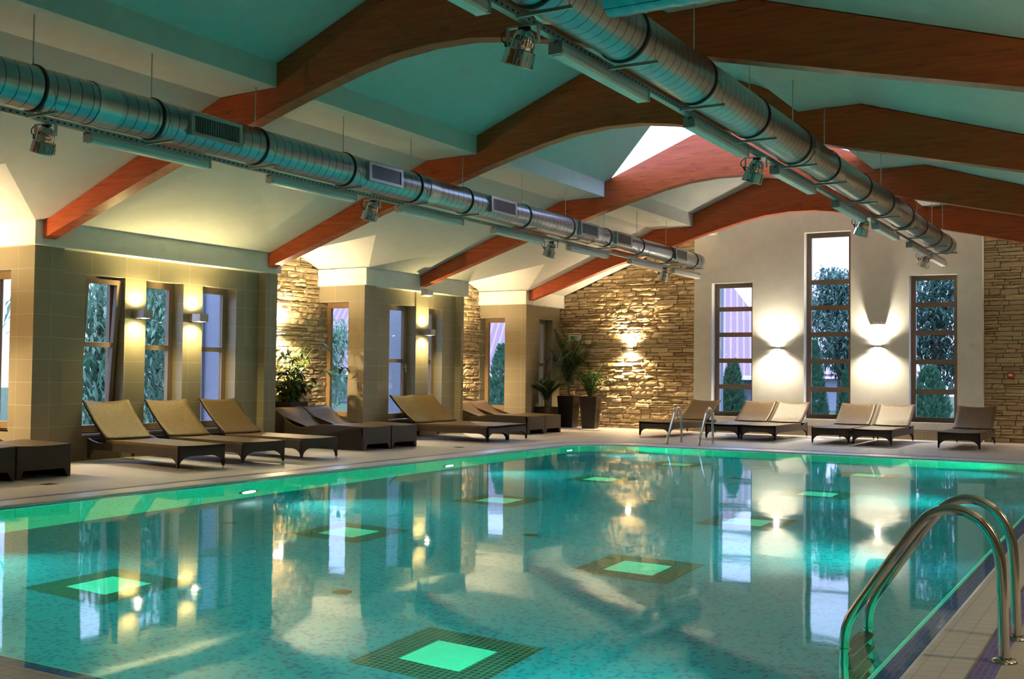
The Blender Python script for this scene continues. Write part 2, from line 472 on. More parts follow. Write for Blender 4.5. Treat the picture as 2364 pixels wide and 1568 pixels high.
# floor (deck) with the pool cut out
def build_floor():
    bm = bmesh.new()
    outer = [(-14.2,-3.2),(2.0,-3.2),(2.0,24.6),(-14.2,24.6)]
    inner = outline(0.50)
    def loop(pts):
        vs = [bm.verts.new((x, y, 0)) for x, y in pts]
        return [bm.edges.new((vs[i], vs[(i+1) % len(vs)])) for i in range(len(vs))]
    e = loop(outer) + loop(inner)
    bmesh.ops.triangle_fill(bm, edges=e, use_beauty=True)
    for f in bm.faces:
        if f.normal.z < 0: f.normal_flip()
    me = bpy.data.meshes.new('floor'); bm.to_mesh(me); bm.free()
    me.materials.append(M['deck'])
    o = bpy.data.objects.new('floor', me); COL.objects.link(o); return st(o)
build_floor()
pool = empty('swimming_pool', (0,0,0), 0, 'green lit swimming pool lined with small blue mosaic tiles', 'swimming pool')
mb = MB()
mb.poly([(x, y, ZB) for x, y in outline(0)])
mb.build('basin_floor', M['pool'], pool, recalc=False)
mb = MB(); ring(mb, 0, ZB, 0, -0.10); mb.build('basin_wall', M['poolwall'], pool, recalc=False)
mb = MB(); ring(mb, 0.03, -0.062, 0.132, -0.062)
tag(mb.build('mosaic_ledge', M['rim'], pool, recalc=False), 'blue violet mosaic ledge just under the water')
mb = MB(); ring(mb, 0.14, -0.02, 0.16, -0.012); ring(mb, 0.16, -0.012, 0.40, 0.0)
lip = MB(); ring(lip, 0, -0.10, 0.012, -0.07); ring(lip, 0.012, -0.07, 0.03, -0.062); ring(lip, 0.132, -0.062, 0.14, -0.05); ring(lip, 0.14, -0.05, 0.14, -0.02)
lip.build('edge_tile', M['edge'], pool, recalc=False)
tag(mb.build('coping', M['coping'], pool, recalc=False), 'white ribbed coping tiles')
mb = MB(); ring(mb, 0.40, 0.0, 0.50, 0.0)
tag(mb.build('mosaic_border', M['rim'], pool, recalc=False), 'blue violet mosaic border outside the coping')
mb = MB(); ring(mb, 0.395, 0.0, 0.395, 0.004); ring(mb, 0.395, 0.004, 0.403, 0.004); ring(mb, 0.403, 0.004, 0.403, 0.0)
mb.build('edging_strip', M['steel'], pool, recalc=False)
mb = MB(); mb.poly([(x, y, ZW) for x, y in outline(0.139)])
mb.build('water', M['water'], pool, recalc=False)
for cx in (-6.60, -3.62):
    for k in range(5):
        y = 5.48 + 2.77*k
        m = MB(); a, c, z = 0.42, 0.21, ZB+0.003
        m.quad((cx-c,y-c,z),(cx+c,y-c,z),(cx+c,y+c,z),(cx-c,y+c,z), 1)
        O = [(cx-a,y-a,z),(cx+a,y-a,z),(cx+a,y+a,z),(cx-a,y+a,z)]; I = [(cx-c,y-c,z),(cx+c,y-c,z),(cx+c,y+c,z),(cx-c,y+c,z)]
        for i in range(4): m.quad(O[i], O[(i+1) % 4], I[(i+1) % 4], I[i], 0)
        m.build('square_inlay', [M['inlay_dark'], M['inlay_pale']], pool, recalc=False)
for x, y in ((-7.9,4.9),(-5.1,6.3),(-5.1,9.1),(-5.1,12.0),(-7.9,8.0),(-5.1,15)):
    m = MB(); m.lathe([(0.0,0.012),(0.05,0.012),(0.075,0.0)], 16, Matrix.Translation((x,y,ZB+0.002)))
    m.build('floor_inlet', M['drain'], pool)

# ---- ceiling
REC = [(1.9, 4.9), (6.70, 9.13), (13.80, 16.15), (19.57, 22.13)]   # recess spans along the pool
def build_ceiling():
    m = MB(); ys, ye = -3.2, 24.6
    kx = (4.46-ZC)/(-9.40-XF)
    # low slope, notched by the small gables over the recesses
    pts = [(-9.40, ys), (-9.40, ye), (XF, ye)]
    for a, b in reversed(REC):
        ym = (a+b)/2; zr = ZC + 0.36*(b-a)/2; xv = XF + (zr-ZC)/kx
        pts += [(XF, b), (xv, ym), (XF, a)]
    pts += [(XF, ys)]
    P3 = [(x, y, ceil_low_left(x)) for x, y in pts]
    # fan in strips to keep the notched shape valid
    bm = bmesh.new(); vs = [bm.verts.new(p) for p in P3]
    es = [bm.edges.new((vs[i], vs[(i+1) % len(vs)])) for i in range(len(vs))]
    bmesh.ops.triangle_fill(bm, edges=es, use_beauty=True, normal=Vector((0,0,1)))
    bm.verts.index_update()
    m.add([v.co[:] for v in bm.verts], [tuple(v.index for v in f.verts) for f in bm.faces]); bm.free()
    for a, b in REC:
        ym = (a+b)/2; zr = ZC + 0.36*(b-a)/2; xv = XF + (zr-ZC)/kx
        m.quad((XF,b,ZC),(-14.0,b,ZC),(-14.0,ym,zr),(xv,ym,zr))
        m.quad((XF,a,ZC),(xv,ym,zr),(-14.0,ym,zr),(-14.0,a,ZC))
    def strip(x0,z0,x1,z1,y0=ys,y1=ye): m.quad((x0,y0,z0),(x1,y0,z1),(x1,y1,z1),(x0,y1,z0))
    strip(-9.40,4.46,-8.53,4.475)
    strip(-8.53,4.475,-8.53,4.75)
    # high slopes with the roof light opening between the second and third beam from the near end of the room
    A, B = 17.95, 16.26
    for sgn in (1, -1):
        x = lambda v: CX + sgn*(v-CX)
        m.poly([(x(-8.53),ys,4.75),(x(-6.84),ys,5.443),(x(-6.84),B,5.443),(x(-8.53),A,4.75)])
        m.poly([(x(-8.53),A,4.75),(x(-6.84),A,5.443),(x(-6.84),ye,5.443),(x(-8.53),ye,4.75)])
    strip(-6.84,5.443,-5.50,5.443,ys,B); strip(-6.84,5.443,-5.50,5.443,A,ye)
    strip(-3.81,4.75,-3.81,4.575); strip(-3.81,4.575,-3.03,4.585); strip(-3.03,4.585,2.0,3.026)
    return st(m.build('ceiling', M['ceiling'], recalc=False))
build_ceiling()
# roof light pane over the opening
w = empty('window_1', (0,0,0)); st(w)
m = MB(); A, B = 17.95, 16.26
m.poly([(-8.53,A,4.80),(-6.84,B,5.49),(-6.84,A,5.49)]); m.poly([(-3.81,A,4.80),(-5.50,A,5.49),(-5.50,B,5.49)]); m.poly([(-6.84,B,5.49),(-5.50,B,5.49),(-5.50,A,5.49),(-6.84,A,5.49)])
m.build('roof_glazing', M['clear'], w, recalc=False)

# ---- walls with openings
def wall_boxes(m, axis, c0, c1, u0, u1, z0, z1, holes, mi=0):
    """axis 'x': wall plane of constant x (c0..c1 thick), u = y.  axis 'y': u = x."""
    us = sorted({u0, u1} | {h[0] for h in holes} | {h[1] for h in holes}); us = [u for u in us if u0 <= u <= u1]
    for a, b in zip(us, us[1:]):
        zs = [(z0, z1)]
        for h in holes:
            if h[0] <= a and h[1] >= b: zs = [(z0, h[2]), (h[3], z1)]
        for p, q in zs:
            if q-p < 1e-4: continue
            if axis == 'x': m.box(c0, c1, a, b, p, q, mi)
            else: m.box(a, b, c0, c1, p, q, mi)
    return m
def window(n, axis, c, u0, u1, z0, z1, bars, mat='bronze', fw=0.095, th=0.07, into=1, handle=None, tilt=0.0, sill=True, reveal=0.2, bh=0.036):
    """frame, bars and pane standing in the plane c; 'into' is the sign that points to the room along the axis"""
    w = empty('window_%d' % n, (0,0,0)); st(w)
    m = MB()
    piv = empty  # noqa
    def bx(mm, a, b, p, q, d0, d1):
        if axis == 'x': mm.box(c+d0, c+d1, a, b, p, q)
        else: mm.box(a, b, c+d0, c+d1, p, q)
    bx(m, u0, u0+fw, z0, z1, -th/2, th/2); bx(m, u1-fw, u1, z0, z1, -th/2, th/2)
    bx(m, u0+fw, u1-fw, z0, z0+fw, -th/2, th/2); bx(m, u0+fw, u1-fw, z1-fw, z1, -th/2, th/2)
    if not tilt:
        for b in bars: bx(m, u0+fw, u1-fw, b-bh, b+bh, -th/2+0.01, th/2-0.01)
    m.build('window_frame', M[mat], w)
    g = MB()
    if tilt:
        s = MB(); e = 0.035
        A = (u0+e, u1-e, z0+e, z1-e); f2 = 0.07
        bx(s, A[0], A[0]+f2, A[2], A[3], -0.03, 0.03); bx(s, A[1]-f2, A[1], A[2], A[3], -0.03, 0.03)
        bx(s, A[0]+f2, A[1]-f2, A[2], A[2]+f2, -0.03, 0.03); bx(s, A[0]+f2, A[1]-f2, A[3]-f2, A[3], -0.03, 0.03)
        for b in bars: bx(s, A[0]+f2, A[1]-f2, b-0.033, b+0.033, -0.03, 0.03)
        bx(g, A[0]+f2, A[1]-f2, A[2]+f2, A[3]-f2, -0.006, 0.006)
        piv = Vector((c, 0, z0)); R = Matrix.Translation(piv) @ Matrix.Rotation(rad(tilt), 4, 'Y') @ Matrix.Translation(-piv)
        for q in (s, g): q.v = [tuple(R @ Vector(v)) for v in q.v]
        so = s.build('tilted_sash', M[mat], w)
        g.build('pane', M['glass'], so)
    else:
        bx(g, u0+fw, u1-fw, z0+fw, z1-fw, -0.006, 0.006)
        g.build('pane', M['glass'], w)
    if handle:
        h = MB(); hy, hz = handle; x = c+into*(th/2+0.015)
        if axis == 'x':
            h.box(x-0.012, x+0.012, hy-0.014, hy+0.014, hz-0.04, hz+0.04); h.box(x+0.012*into, x+0.034*into, hy-0.011, hy+0.011, hz-0.13, hz+0.01)
        h.build('window_handle', M['fixture'], w)
    if sill:
        s = MB(); r = reveal*into
        a, b = sorted((c+th/2*into, c+r+0.03*into))
        if axis == 'x': s.box(a, b, u0-0.0, u1+0.0, z0-0.028, z0)
        else: s.box(u0-0.0, u1+0.0, a, b, z0-0.028, z0)
        s.build('window_sill', M['sillwhite'], w, bevel=0.004)
    return w

# bay A: three windows
A_ = [(10.10,10.79),(11.17,11.89),(12.28,13.01)]
m = MB(); wall_boxes(m, 'x', -13.12, XR, 9.19, 13.80, 0, ZT, [(a,b,.37,2.585) for a,b in A_])
m.box(XR, XP, 9.19, 9.64, 0, ZT); m.box(XR, XP, 13.52, 13.80, 0, ZT)
wall_boxes(m, 'y', 9.19, 9.49, -13.80, -13.12, 0, ZT, [(-13.72,-13.10,.45,2.58)])
m.box(-13.80,-13.12,13.50,13.80,0,ZT)
st(m.build('wall_left', M['tile']))
# bay B: two windows either side of a pier
m = MB(); m.box(-13.15,-13.0,16.45,19.55,ZT-0.2,ZT); wall_boxes(m, 'x', -13.0, XR, 16.15, 19.55, 0, ZT, [(17.13,17.985,.36,2.60),(18.43,18.965,.36,2.59)])
m.box(XR, XP, 16.15, 16.49, 0, ZT); m.box(XR, XP, 19.45, 19.55, 0, ZT)
m.box(XR, XR+0.02, 17.985, 18.43, 0, ZT)
wall_boxes(m, 'y', 16.15, 16.45, -13.85, -13.0, 0, ZT, [(XS,-13.01,.42,2.58)])
m.box(-13.80,-13.0,19.25,19.55,0,ZT)
st(m.build('wall_left', M['tile']))
# bay C: one window
XPC, XRC = -12.58, -12.67
m = MB(); wall_boxes(m, 'x', -13.0, XRC, 22.13, 24.2, 0, ZT, [(22.93,23.60,.38,2.585)])
m.box(XRC, XPC, 22.13, 22.43, 0, ZT)
wall_boxes(m, 'y', 22.13, 22.43, -13.95, -13.0, 0, ZT, [(-13.84,-13.15,.42,2.58)])
st(m.build('wall_left', M['tile']))
# near bay, hidden behind the frame edge
m = MB(); m.box(-13.12, XP, 4.9, 6.70, 0, ZT); m.box(-13.8,-13.12,6.4,6.7,0,ZT); m.box(-13.8,-13.12,4.9,5.2,0,ZT)
m.box(-13.12, XP, -3.2, 1.9, 0, ZT)
st(m.build('wall_left', M['tile']))
# white fascia boards above the bays
for k, (a, b) in enumerate(((9.13,13.80),(16.09,19.60),(22.07,24.3),(4.9,6.75),(-3.2,1.9))):
    m = MB(); m.box(-13.25, XF, a, b, ZT, ZC+0.004); m.box(-14.0, -13.25, a, a+0.4, ZT, ZC)
    if b < 24: m.box(-14.0, -13.25, b-0.36, b, ZT, ZC)
    st(m.build('trim_%d' % (k+1), M['plaster']))
st(MB().box(-9.08,-2.96,YW-0.012,YW,0,0.20).build('baseboard_back', M['tile']))
# white end wall with three tall windows
FW = [(-8.655,-7.705,.37,3.37),(-6.555,-5.56,.37,4.41),(-4.37,-3.435,.365,3.40)]
m = MB(); wall_boxes(m, 'y', YW, 24.35, -9.08, -2.96, 0, 4.35, [f for f in FW if f[3] < 4])
m = MB()
us = [-9.08, -8.655, -7.705, -6.555, -5.56, -4.37, -3.435, -2.96]
for a, b in zip(us, us[1:]):
    top = 5.6
    h = [f for f in FW if f[0] == a]
    if h: m.box(a,b,YW,24.35,0,h[0][2]); m.box(a,b,YW,24.35,h[0][3],top)
    else: m.box(a,b,YW,24.35,0,top)
st(m.build('wall_back', M['plaster']))
st(MB().box(-14.2,-9.08,YS+0.03,24.35,0,4.9).box(-2.96,2.0,YS+0.03,24.35,0,4.9).build('wall_back', M['grout']))

# stacked stone cladding, each stone a separate raised block in one wall surface
def stones(axis, c, sgn, u0, u1, z0, ztop, seed, depth=(0.03,0.070), names='wall_left', mat='stone', h=(0.055,0.125), L=(0.16,0.52)):
    """cladding on plane axis=c growing in direction sgn; ztop(u) clips the top"""
    rnd = random.Random(seed); m = MB(); z = z0
    zmax = max(ztop(u0 + (u1-u0)*i/20) for i in range(21))
    while z < zmax:
        hh = rnd.uniform(*h); u = u0 - rnd.uniform(0, 0.2)
        while u < u1:
            l = rnd.uniform(*L); a, b = max(u, u0), min(u+l, u1); u += l
            if b-a < 0.02: continue
            parts = [(z, z+hh)] if rnd.random() > 0.22 or hh < 0.085 else [(z, z+hh*0.5), (z+hh*0.5, z+hh)]
            for p, q in parts:
                q2 = min(q, ztop((a+b)/2) + 0.02)
                if q2 - p < 0.012: continue
                g = 0.0065
                a2, b2, p2, q3 = a+g, b-g, p+g*0.7, q2-g*0.7
                d = rnd.uniform(*depth)
                nu = max(2, int((b2-a2)/0.07)); nv = 2
                jit = [[rnd.uniform(-0.011, 0.011) for _ in range(nv+1)] for _ in range(nu+1)]
                tilt = rnd.uniform(-0.018, 0.018); ez = [rnd.uniform(-0.006,0.006) for _ in range(nu+1)]
                def P(i, j, out):
                    uu = a2 + (b2-a2)*i/nu; zz = p2 + (q3-p2)*j/nv + (ez[i] if 0 < j < nv else ez[i]*0.5)
                    if out: dd = d + jit[i][j] + tilt*(j/nv-0.5)*2 - (0.013 if i in (0, nu) or j in (0, nv) else 0)
                    else: dd = 0.0
                    cc = c + sgn*max(dd, 0.004 if out else 0)
                    return (cc, uu, zz) if axis == 'x' else (uu, cc, zz)
                vs = [P(i,j,True) for i in range(nu+1) for j in range(nv+1)]
                I = lambda i,j: i*(nv+1)+j
                fs = [(I(i,j),I(i+1,j),I(i+1,j+1),I(i,j+1)) for i in range(nu) for j in range(nv)]
                per = [(i,0) for i in range(nu+1)] + [(nu,j) for j in range(1,nv+1)] + [(i,nv) for i in range(nu-1,-1,-1)] + [(0,j) for j in range(nv-1,0,-1)]
                base = len(vs)
                for (i,j) in per: vs.append(P(i,j,False))
                n = len(per)
                for k in range(n):
                    k2 = (k+1) % n
                    fs.append((I(*per[k]), I(*per[k2]), base+k2, base+k))
                m.add(vs, fs)
        z += hh
    return st(m.build(names, M[mat]))
def rec_top(a, b):
    ym = (a+b)/2; zr = ZC + 0.36*(b-a)/2
    return lambda u: zr - 0.36*abs(u-ym)
def back_top(x): return ceil_z(x) - 0.02
stones('x', XS-0.04, 1, 13.75, 16.42, 0, rec_top(13.80,16.15), 3)
stones('x', -13.86-0.04, 1, 19.50, 22.38, 0, rec_top(19.57,22.13), 4)
stones('x', XS-0.04, 1, 6.65, 9.46, 0, rec_top(6.70,9.13), 5)
st(MB().box(-14.0,XS-0.04,13.5,16.6,0,3.9).box(-14.15,-13.9,19.3,22.5,0,3.9).box(-14.0,XS-0.04,6.4,9.5,0,3.9).box(-14.0,XS-0.04,1.5,5.2,0,3.9).build('wall_left', M['grout']))
stones('y', YS+0.03, -1, -12.9, -9.08, 0, back_top, 8, names='wall_back')
stones('y', YS+0.03, -1, -2.96, 0.4, 0, back_top, 9, names='wall_back')
# walls behind and beside the camera
st(MB().box(1.4,1.6,-3.2,24.5,0,3.3).build('wall_right', M['tile']))
st(MB().box(-14.0,2.0,-3.4,-3.2,0,6).build('wall_front', M['plaster']))

# windows
window(2, 'x', -13.03, 10.10, 10.79, .37, 2.585, [1.62], tilt=4.5, handle=(10.74, 1.62), reveal=0.25)
window(3, 'x', -13.03, 11.17, 11.89, .37, 2.585, [1.60], handle=None, reveal=0.25)
window(4, 'x', -13.03, 12.28, 13.01, .37, 2.585, [1.60], reveal=0.25)
window(5, 'x', -13.03, 17.13, 17.985, .36, 2.60, [1.50], handle=(17.93,1.40), reveal=0.28)
window(6, 'x', -13.03, 18.43, 18.965, .36, 2.59, [1.50], reveal=0.25)
window(7, 'x', -12.90, 22.93, 23.60, .38, 2.585, [1.50], mat='lightwood', reveal=0.25)
window(8, 'y', 9.42, -13.75, -13.10, .45, 2.58, [], mat='lightwood', into=-1, reveal=0.2)
window(9, 'y', 16.41, XS, -13.0, .42, 2.58, [], mat='lightwood', into=-1, reveal=0.2)
window(10, 'y', 22.40, -13.84, -13.15, .42, 2.58, [], mat='lightwood', into=-1, reveal=0.2)
window(11, 'y', 24.02, *FW[0], [1.03,1.62,2.21,2.79], into=-1, reveal=0.26, bh=0.05)
window(12, 'y', 24.02, *FW[1], [1.00,1.61,2.20,2.78,3.34], into=-1, reveal=0.26, bh=0.05)
window(13, 'y', 24.02, *FW[2], [0.99,1.61,2.22,2.80], into=-1, reveal=0.26, bh=0.05)

# ================================================================== BEAMS
YB = [4.96, 9.24, 13.48, 17.80, 22.20]
bt = [(XF+0.015,3.19),(-9.40,4.45),(-8.54,4.465),(-8.54,4.74),(-6.84,5.435),(-5.50,5.435),(-3.80,4.74),(-3.80,4.57),(-3.03,4.575),(1.40,3.20)]
bb = [(XF+0.015,2.975),(-10.33,3.72),(-9.6,3.93),(-8.92,4.10),(-8.4,4.26),(-7.9,4.40),(-7.4,4.53),(-6.95,4.62),(-6.45,4.665),(-5.95,4.66),(-5.5,4.60),(-5.0,4.50),(-4.4,4.355),(-3.6,4.165),(-2.9,4.00),(-2.0,3.79),(-0.85,3.53),(1.4,2.96)]
bl = ['glulam roof beam over the near end of the pool','glulam roof beam with its foot at the near corner of the three-window bay',
      'glulam roof beam whose foot meets the far corner of the three-window bay','glulam roof beam whose foot sits over the small white speaker',
      'glulam roof beam closest to the end wall with tall windows']
for y, l in zip(YB, bl):
    m = MB(); m.prism(bb + bt[::-1], 'y', 0, 0.19)
    o = m.build('arched_roof_beam', M['wood'], loc=(0,y,0))
    tag(o, l, 'beam', 'arched roof beams', 'thing')
# ================================================================== DUCTS
def duct_run(label, cx, cz, secs, y_end, clamps, grilles, side, tees=()):
    """secs: (y0, y1, radius)"""
    root = empty('ventilation_duct', (cx, 0, cz), 0, label, 'ventilation duct')
    def R(y):
        for a, b, r in secs:
            if a <= y <= b: return r
        return secs[-1][2]
    for i, (a, b, r) in enumerate(secs):
        m = MB(); prof = [(r, a + (b-a)*k/6) for k in range(7)]
        mat = Matrix(((1,0,0,0),(0,0,1,0),(0,1,0,0),(0,0,0,1)))
        m.lathe(prof, 48, mat)
        m.build('duct_section', M['duct'], root)
        if i+1 < len(secs):
            r2 = secs[i+1][2]
            m = MB(); m.lathe([(r+0.006,b-0.06),(r+0.006,b),(r+0.002,b+0.03),(r2+0.006,b+0.13),(r2+0.006,b+0.2)], 40, mat)
            m.build('reducer_collar', M['galv'], root)
    m = MB(); r = secs[-1][2]; mat = Matrix(((1,0,0,0),(0,0,1,0),(0,1,0,0),(0,0,0,1)))
    m.lathe([(r+0.006,y_end-0.12),(r+0.008,y_end),(r-0.02,y_end+0.02),(0.0,y_end+0.02)], 40, mat)
    m.build('end_cap', M['galv'], root)
    for y in clamps:
        r = R(y)
        m = MB(); m.lathe([(r+0.004,y-0.016),(r+0.013,y-0.014),(r+0.013,y+0.014),(r+0.004,y+0.016)], 40, mat)
        cl = m.build('clamp_ring', M['black'], root)
        m = MB(); top = ceil_z(cx) - cz
        m.tube([(0,y,r+0.01),(0,y,top-0.005)], 0.006, 6)
        m.build('hanger_rod', M['fixture'], cl)
        m = MB(); m.box(-0.15,0.26,y+0.05,y+0.075,-r-0.035,-r-0.012)
        m.tube([(0.24,y+0.062,-r-0.02),(0.24,y+0.062,-r+0.14),(r*0.93,y+0.062,0.0)], 0.004, 5)
        m.build('cross_bracket', M['rail'], cl)
    for a, b in grilles:
        GA_ = rad(2)
        r = R(a); 
        def P(t, y, rr): return (rr*math.cos(t), y, rr*math.sin(t))
        # frame standing proud of the tube, facing the pool
        m = MB(); rr = r+0.026; n = 5; f = 0.035
        c0 = Vector(P(GA_, 0, r*0.93)); tang = Vector((-math.sin(GA_),0,math.cos(GA_))); nn = Vector((math.cos(GA_),0,math.sin(GA_)))
        hw = 0.085
        def Q(s, y, d): p = c0 + tang*s + nn*d; return (p.x, y, p.z)
        def slab(mm, s0, s1, ya, yb, d0, d1, mi=0):
            vs = [Q(s0,ya,d0),Q(s1,ya,d0),Q(s1,yb,d0),Q(s0,yb,d0),Q(s0,ya,d1),Q(s1,ya,d1),Q(s1,yb,d1),Q(s0,yb,d1)]
            mm.add(vs, [(0,3,2,1),(4,5,6,7),(0,1,5,4),(1,2,6,5),(2,3,7,6),(3,0,4,7)], mi)
        slab(m,-hw-f,-hw,a,b,-0.01,0.045); slab(m,hw,hw+f,a,b,-0.01,0.045)
        slab(m,-hw,hw,a,a+f*1.4,-0.01,0.045); slab(m,-hw,hw,b-f*1.4,b,-0.01,0.045)
        gr = m.build('outlet_grille', M['galv'], root)
        m = MB(); slab(m,-hw,hw,a+f*1.4,b-f*1.4,0.0,0.02)
        m.build('grille_opening', M['grille_dark'], gr)
        m = MB(); y = a+f*1.4+0.015
        while y < b-f*1.4-0.01:
            slab(m,-hw,hw,y,y+0.006,0.02,0.040); y += 0.024
        m.build('louvre', M['galv'], gr)
    return root
DL, ZL = -8.70, 3.79
DR, ZR = -3.45, 3.85
clampsL = [4.9,6.26,7.61,9.09,10.64,12.08,13.38,15.11,16.63,18.15,19.63,21.13,22.55]
duct_run('slim silver spiral duct hung nearest the bays, with black grilles along it', DL, ZL, [(2.0,6.9,0.205),(6.9,12.35,0.203),(12.35,17.55,0.185),(17.55,22.9,0.165)], 22.95, clampsL,
         [(7.93,8.66),(10.88,11.60),(13.85,14.60),(16.80,17.50),(18.30,18.98),(21.20,21.85)], 1)
clampsR = [4.6,6.1,7.50,8.98,10.50,12.02,13.38,15.10,16.6,18.1,19.45,20.9,22.05]
rd = duct_run('wide silver spiral duct running under the roof ridge side, ending over the tall windows', DR, ZR, [(4.0,12.25,0.208),(12.25,18.3,0.190),(18.3,22.5,0.170)], 22.6, clampsR, [], 1)
# round branch that joins the wide duct
m = MB(); mat = Matrix(((0,0,1,-0.08),(1,0,0,6.86),(0,1,0,0.155),(0,0,0,1)))
prof = []; y = 0.0
while y < 3.2: prof += [(0.24, y), (0.24, y+0.11), (0.244, y+0.12)]; y += 0.13
m.lathe(prof, 40, mat)
m.lathe([(0.25,-0.06),(0.255,0.0),(0.255,0.05)], 40, mat)
tag(m.build('branch_duct', M['duct'], rd), 'branch pipe turning off towards the side')
m = MB(); m.lathe([(0.20,-0.28),(0.25,-0.05)], 40, mat); m.build('branch_collar', M['galv'], rd)

# perforated rails that carry the lamps
RLX, RLZ, RRX, RRZ = -8.95, 3.60, -3.68, 3.68
for x, z, l in ((RLX, RLZ, 'long perforated steel rail slung under the slim duct by the bays'), (RRX, RRZ, 'long perforated steel rail slung under the wide duct')):
    m = MB(); m.box(-0.028,0.028,2.5,23.7,-0.025,0.025)
    tag(m.build('perforated_rail', M['rail'], loc=(x,0,z)), l, 'mounting rail', 'perforated rails under the ducts', 'thing')
    
def make_linear():
    root = empty('linear_lamp', (0,0,0))
    m = MB(); m.prism([(-0.045,0.0),(0.045,0.0),(0.052,-0.03),(0.052,-0.075),(-0.052,-0.075),(-0.052,-0.03)], 'y', 0.02, 1.56)
    m.build('lamp_housing', M['fixture'], root, bevel=0.004)
    m = MB(); m.prism([(-0.05,-0.076),(0.05,-0.076),(0.042,-0.096),(-0.042,-0.096)], 'y', 0.03, 1.55)
    m.build('diffuser', M['sillwhite'], root)
    for y in (0.0, 1.56):
        m = MB(); m.box(-0.056,0.056,y,y+0.022,-0.09,0.004); m.build('end_cap', M['galv'], root)
    m = MB(); m.tube([(0.02,0.0,-0.01),(0.03,-0.03,-0.005),(0.02,-0.05,-0.02),(0.01,-0.03,-0.03)], 0.005, 5); m.build('power_cord', M['black'], root)
    return root
lin = make_linear()
first = True
def ordn(i, n, far='far'):
    w = ['first','second','third','fourth','fifth','sixth','seventh','eighth','ninth']
    return w[i]
LY = [4.50,7.05,9.60,12.15,14.66,17.23,19.85,22.10]
RY = [4.30,6.85,9.46,12.10,14.85,17.30,20.0,22.10]
for k, y in enumerate(LY[:8]):
    o = lin if first else copy_tree(lin); first = False
    o.location = (RLX, y, RLZ-0.031)
    tag(o, 'grey linear lamp on the slim duct rail, %s counting from the end wall' % ordn(len(LY)-1-k, 8), 'lamp', 'linear lamps on the slim duct rail')
for k, y in enumerate(RY[:8]):
    o = copy_tree(lin); o.location = (RRX, y, RRZ-0.031)
    tag(o, 'grey linear lamp on the wide duct rail, %s counting from the end wall' % ordn(len(RY)-1-k, 8), 'lamp', 'linear lamps on the wide duct rail')

def make_flood():
    root = empty('floodlight', (0,0,0))
    T = Matrix.Translation((0,0,-0.115)) @ Matrix.Rotation(rad(20), 4, 'Y') @ Matrix.Rotation(rad(8), 4, 'X')
    m = MB(); m.lathe([(0.0,0.088),(0.04,0.082),(0.065,0.064),(0.078,0.035),(0.082,0.0),(0.084,-0.045),(0.086,-0.05),(0.102,-0.053),(0.104,-0.056),(0.106,-0.10),(0.109,-0.103),(0.111,-0.155),(0.118,-0.165),(0.110,-0.165),(0.10,-0.12),(0.09,-0.06)], 32, T)
    body = m.build('reflector_housing', M['chrome'], root)
    m = MB(); m.lathe([(0.0,-0.155),(0.108,-0.155)], 28, T); m.build('front_glass', M['grille_dark'], body)
    m = MB()
    for k in range(6):
        a = rad(-50+k*14)
        p = T @ Vector((0.0775*math.cos(a-0.9), 0.0775*math.sin(a-0.9), 0.038)); q = T @ Vector((0.084*math.cos(a-0.9), 0.084*math.sin(a-0.9), 0.008))
        m.tube([p, q], 0.003, 5)
    m.build('cooling_slot', M['black'], body)
    m = MB(); m.box(-0.120,-0.110,-0.018,0.018,-0.125,-0.003); m.box(0.110,0.120,-0.018,0.018,-0.125,-0.003); m.box(-0.120,0.120,-0.018,0.018,-0.012,0.0)
    m.build('yoke_bracket', M['fixture'], root)
    m = MB()
    for k in range(5):
        a = 2*PI*k/5; m.tube([(-0.125,0,-0.115),(-0.125,0.026*math.cos(a),-0.115+0.026*math.sin(a))], 0.008, 6)
    m.tube([(-0.115,0,-0.115),(-0.137,0,-0.115)], 0.014, 8); m.build('star_knob', M['black'], root)
    m = MB(); m.tube([(-0.05,0,0.0),(-0.13,0,-0.01),(-0.165,0,-0.04),(-0.165,0,-0.08),(-0.14,0,-0.105),(-0.09,0,-0.11)], 0.005, 6); m.build('power_cord', M['black'], root)
    m = MB(); m.tube([(0.0,0,-0.004),(0.03,0,-0.03)], 0.012, 6); m.box(-0.03,0.05,-0.02,0.02,-0.03,-0.012); m.build('cable_gland', M['black'], root)
    return root
fl = make_flood()
names = ['nearest the far end wall','second from the far end wall','third from the far end wall','fourth from the far end wall']
for k, (y, s) in enumerate(((6.62,0),(11.62,0),(16.66,0),(21.76,0))):
    o = fl if k == 0 else copy_tree(fl); o.location = (RLX-0.04, y, RLZ-0.026); o.rotation_euler = (0,0,rad(12))
    tag(o, 'chrome floodlight on the slim duct rail, %s' % names[3-k], 'floodlight', 'floodlights on the slim duct rail')
for k, y in enumerate((6.45,11.55,16.63+0.02,21.8)):
    o = copy_tree(fl); o.location = (RRX-0.035, y, RRZ-0.026); o.rotation_euler = (0,0,rad(5))
    tag(o, 'chrome floodlight on the wide duct rail, %s' % names[3-k], 'floodlight', 'floodlights on the wide duct rail')

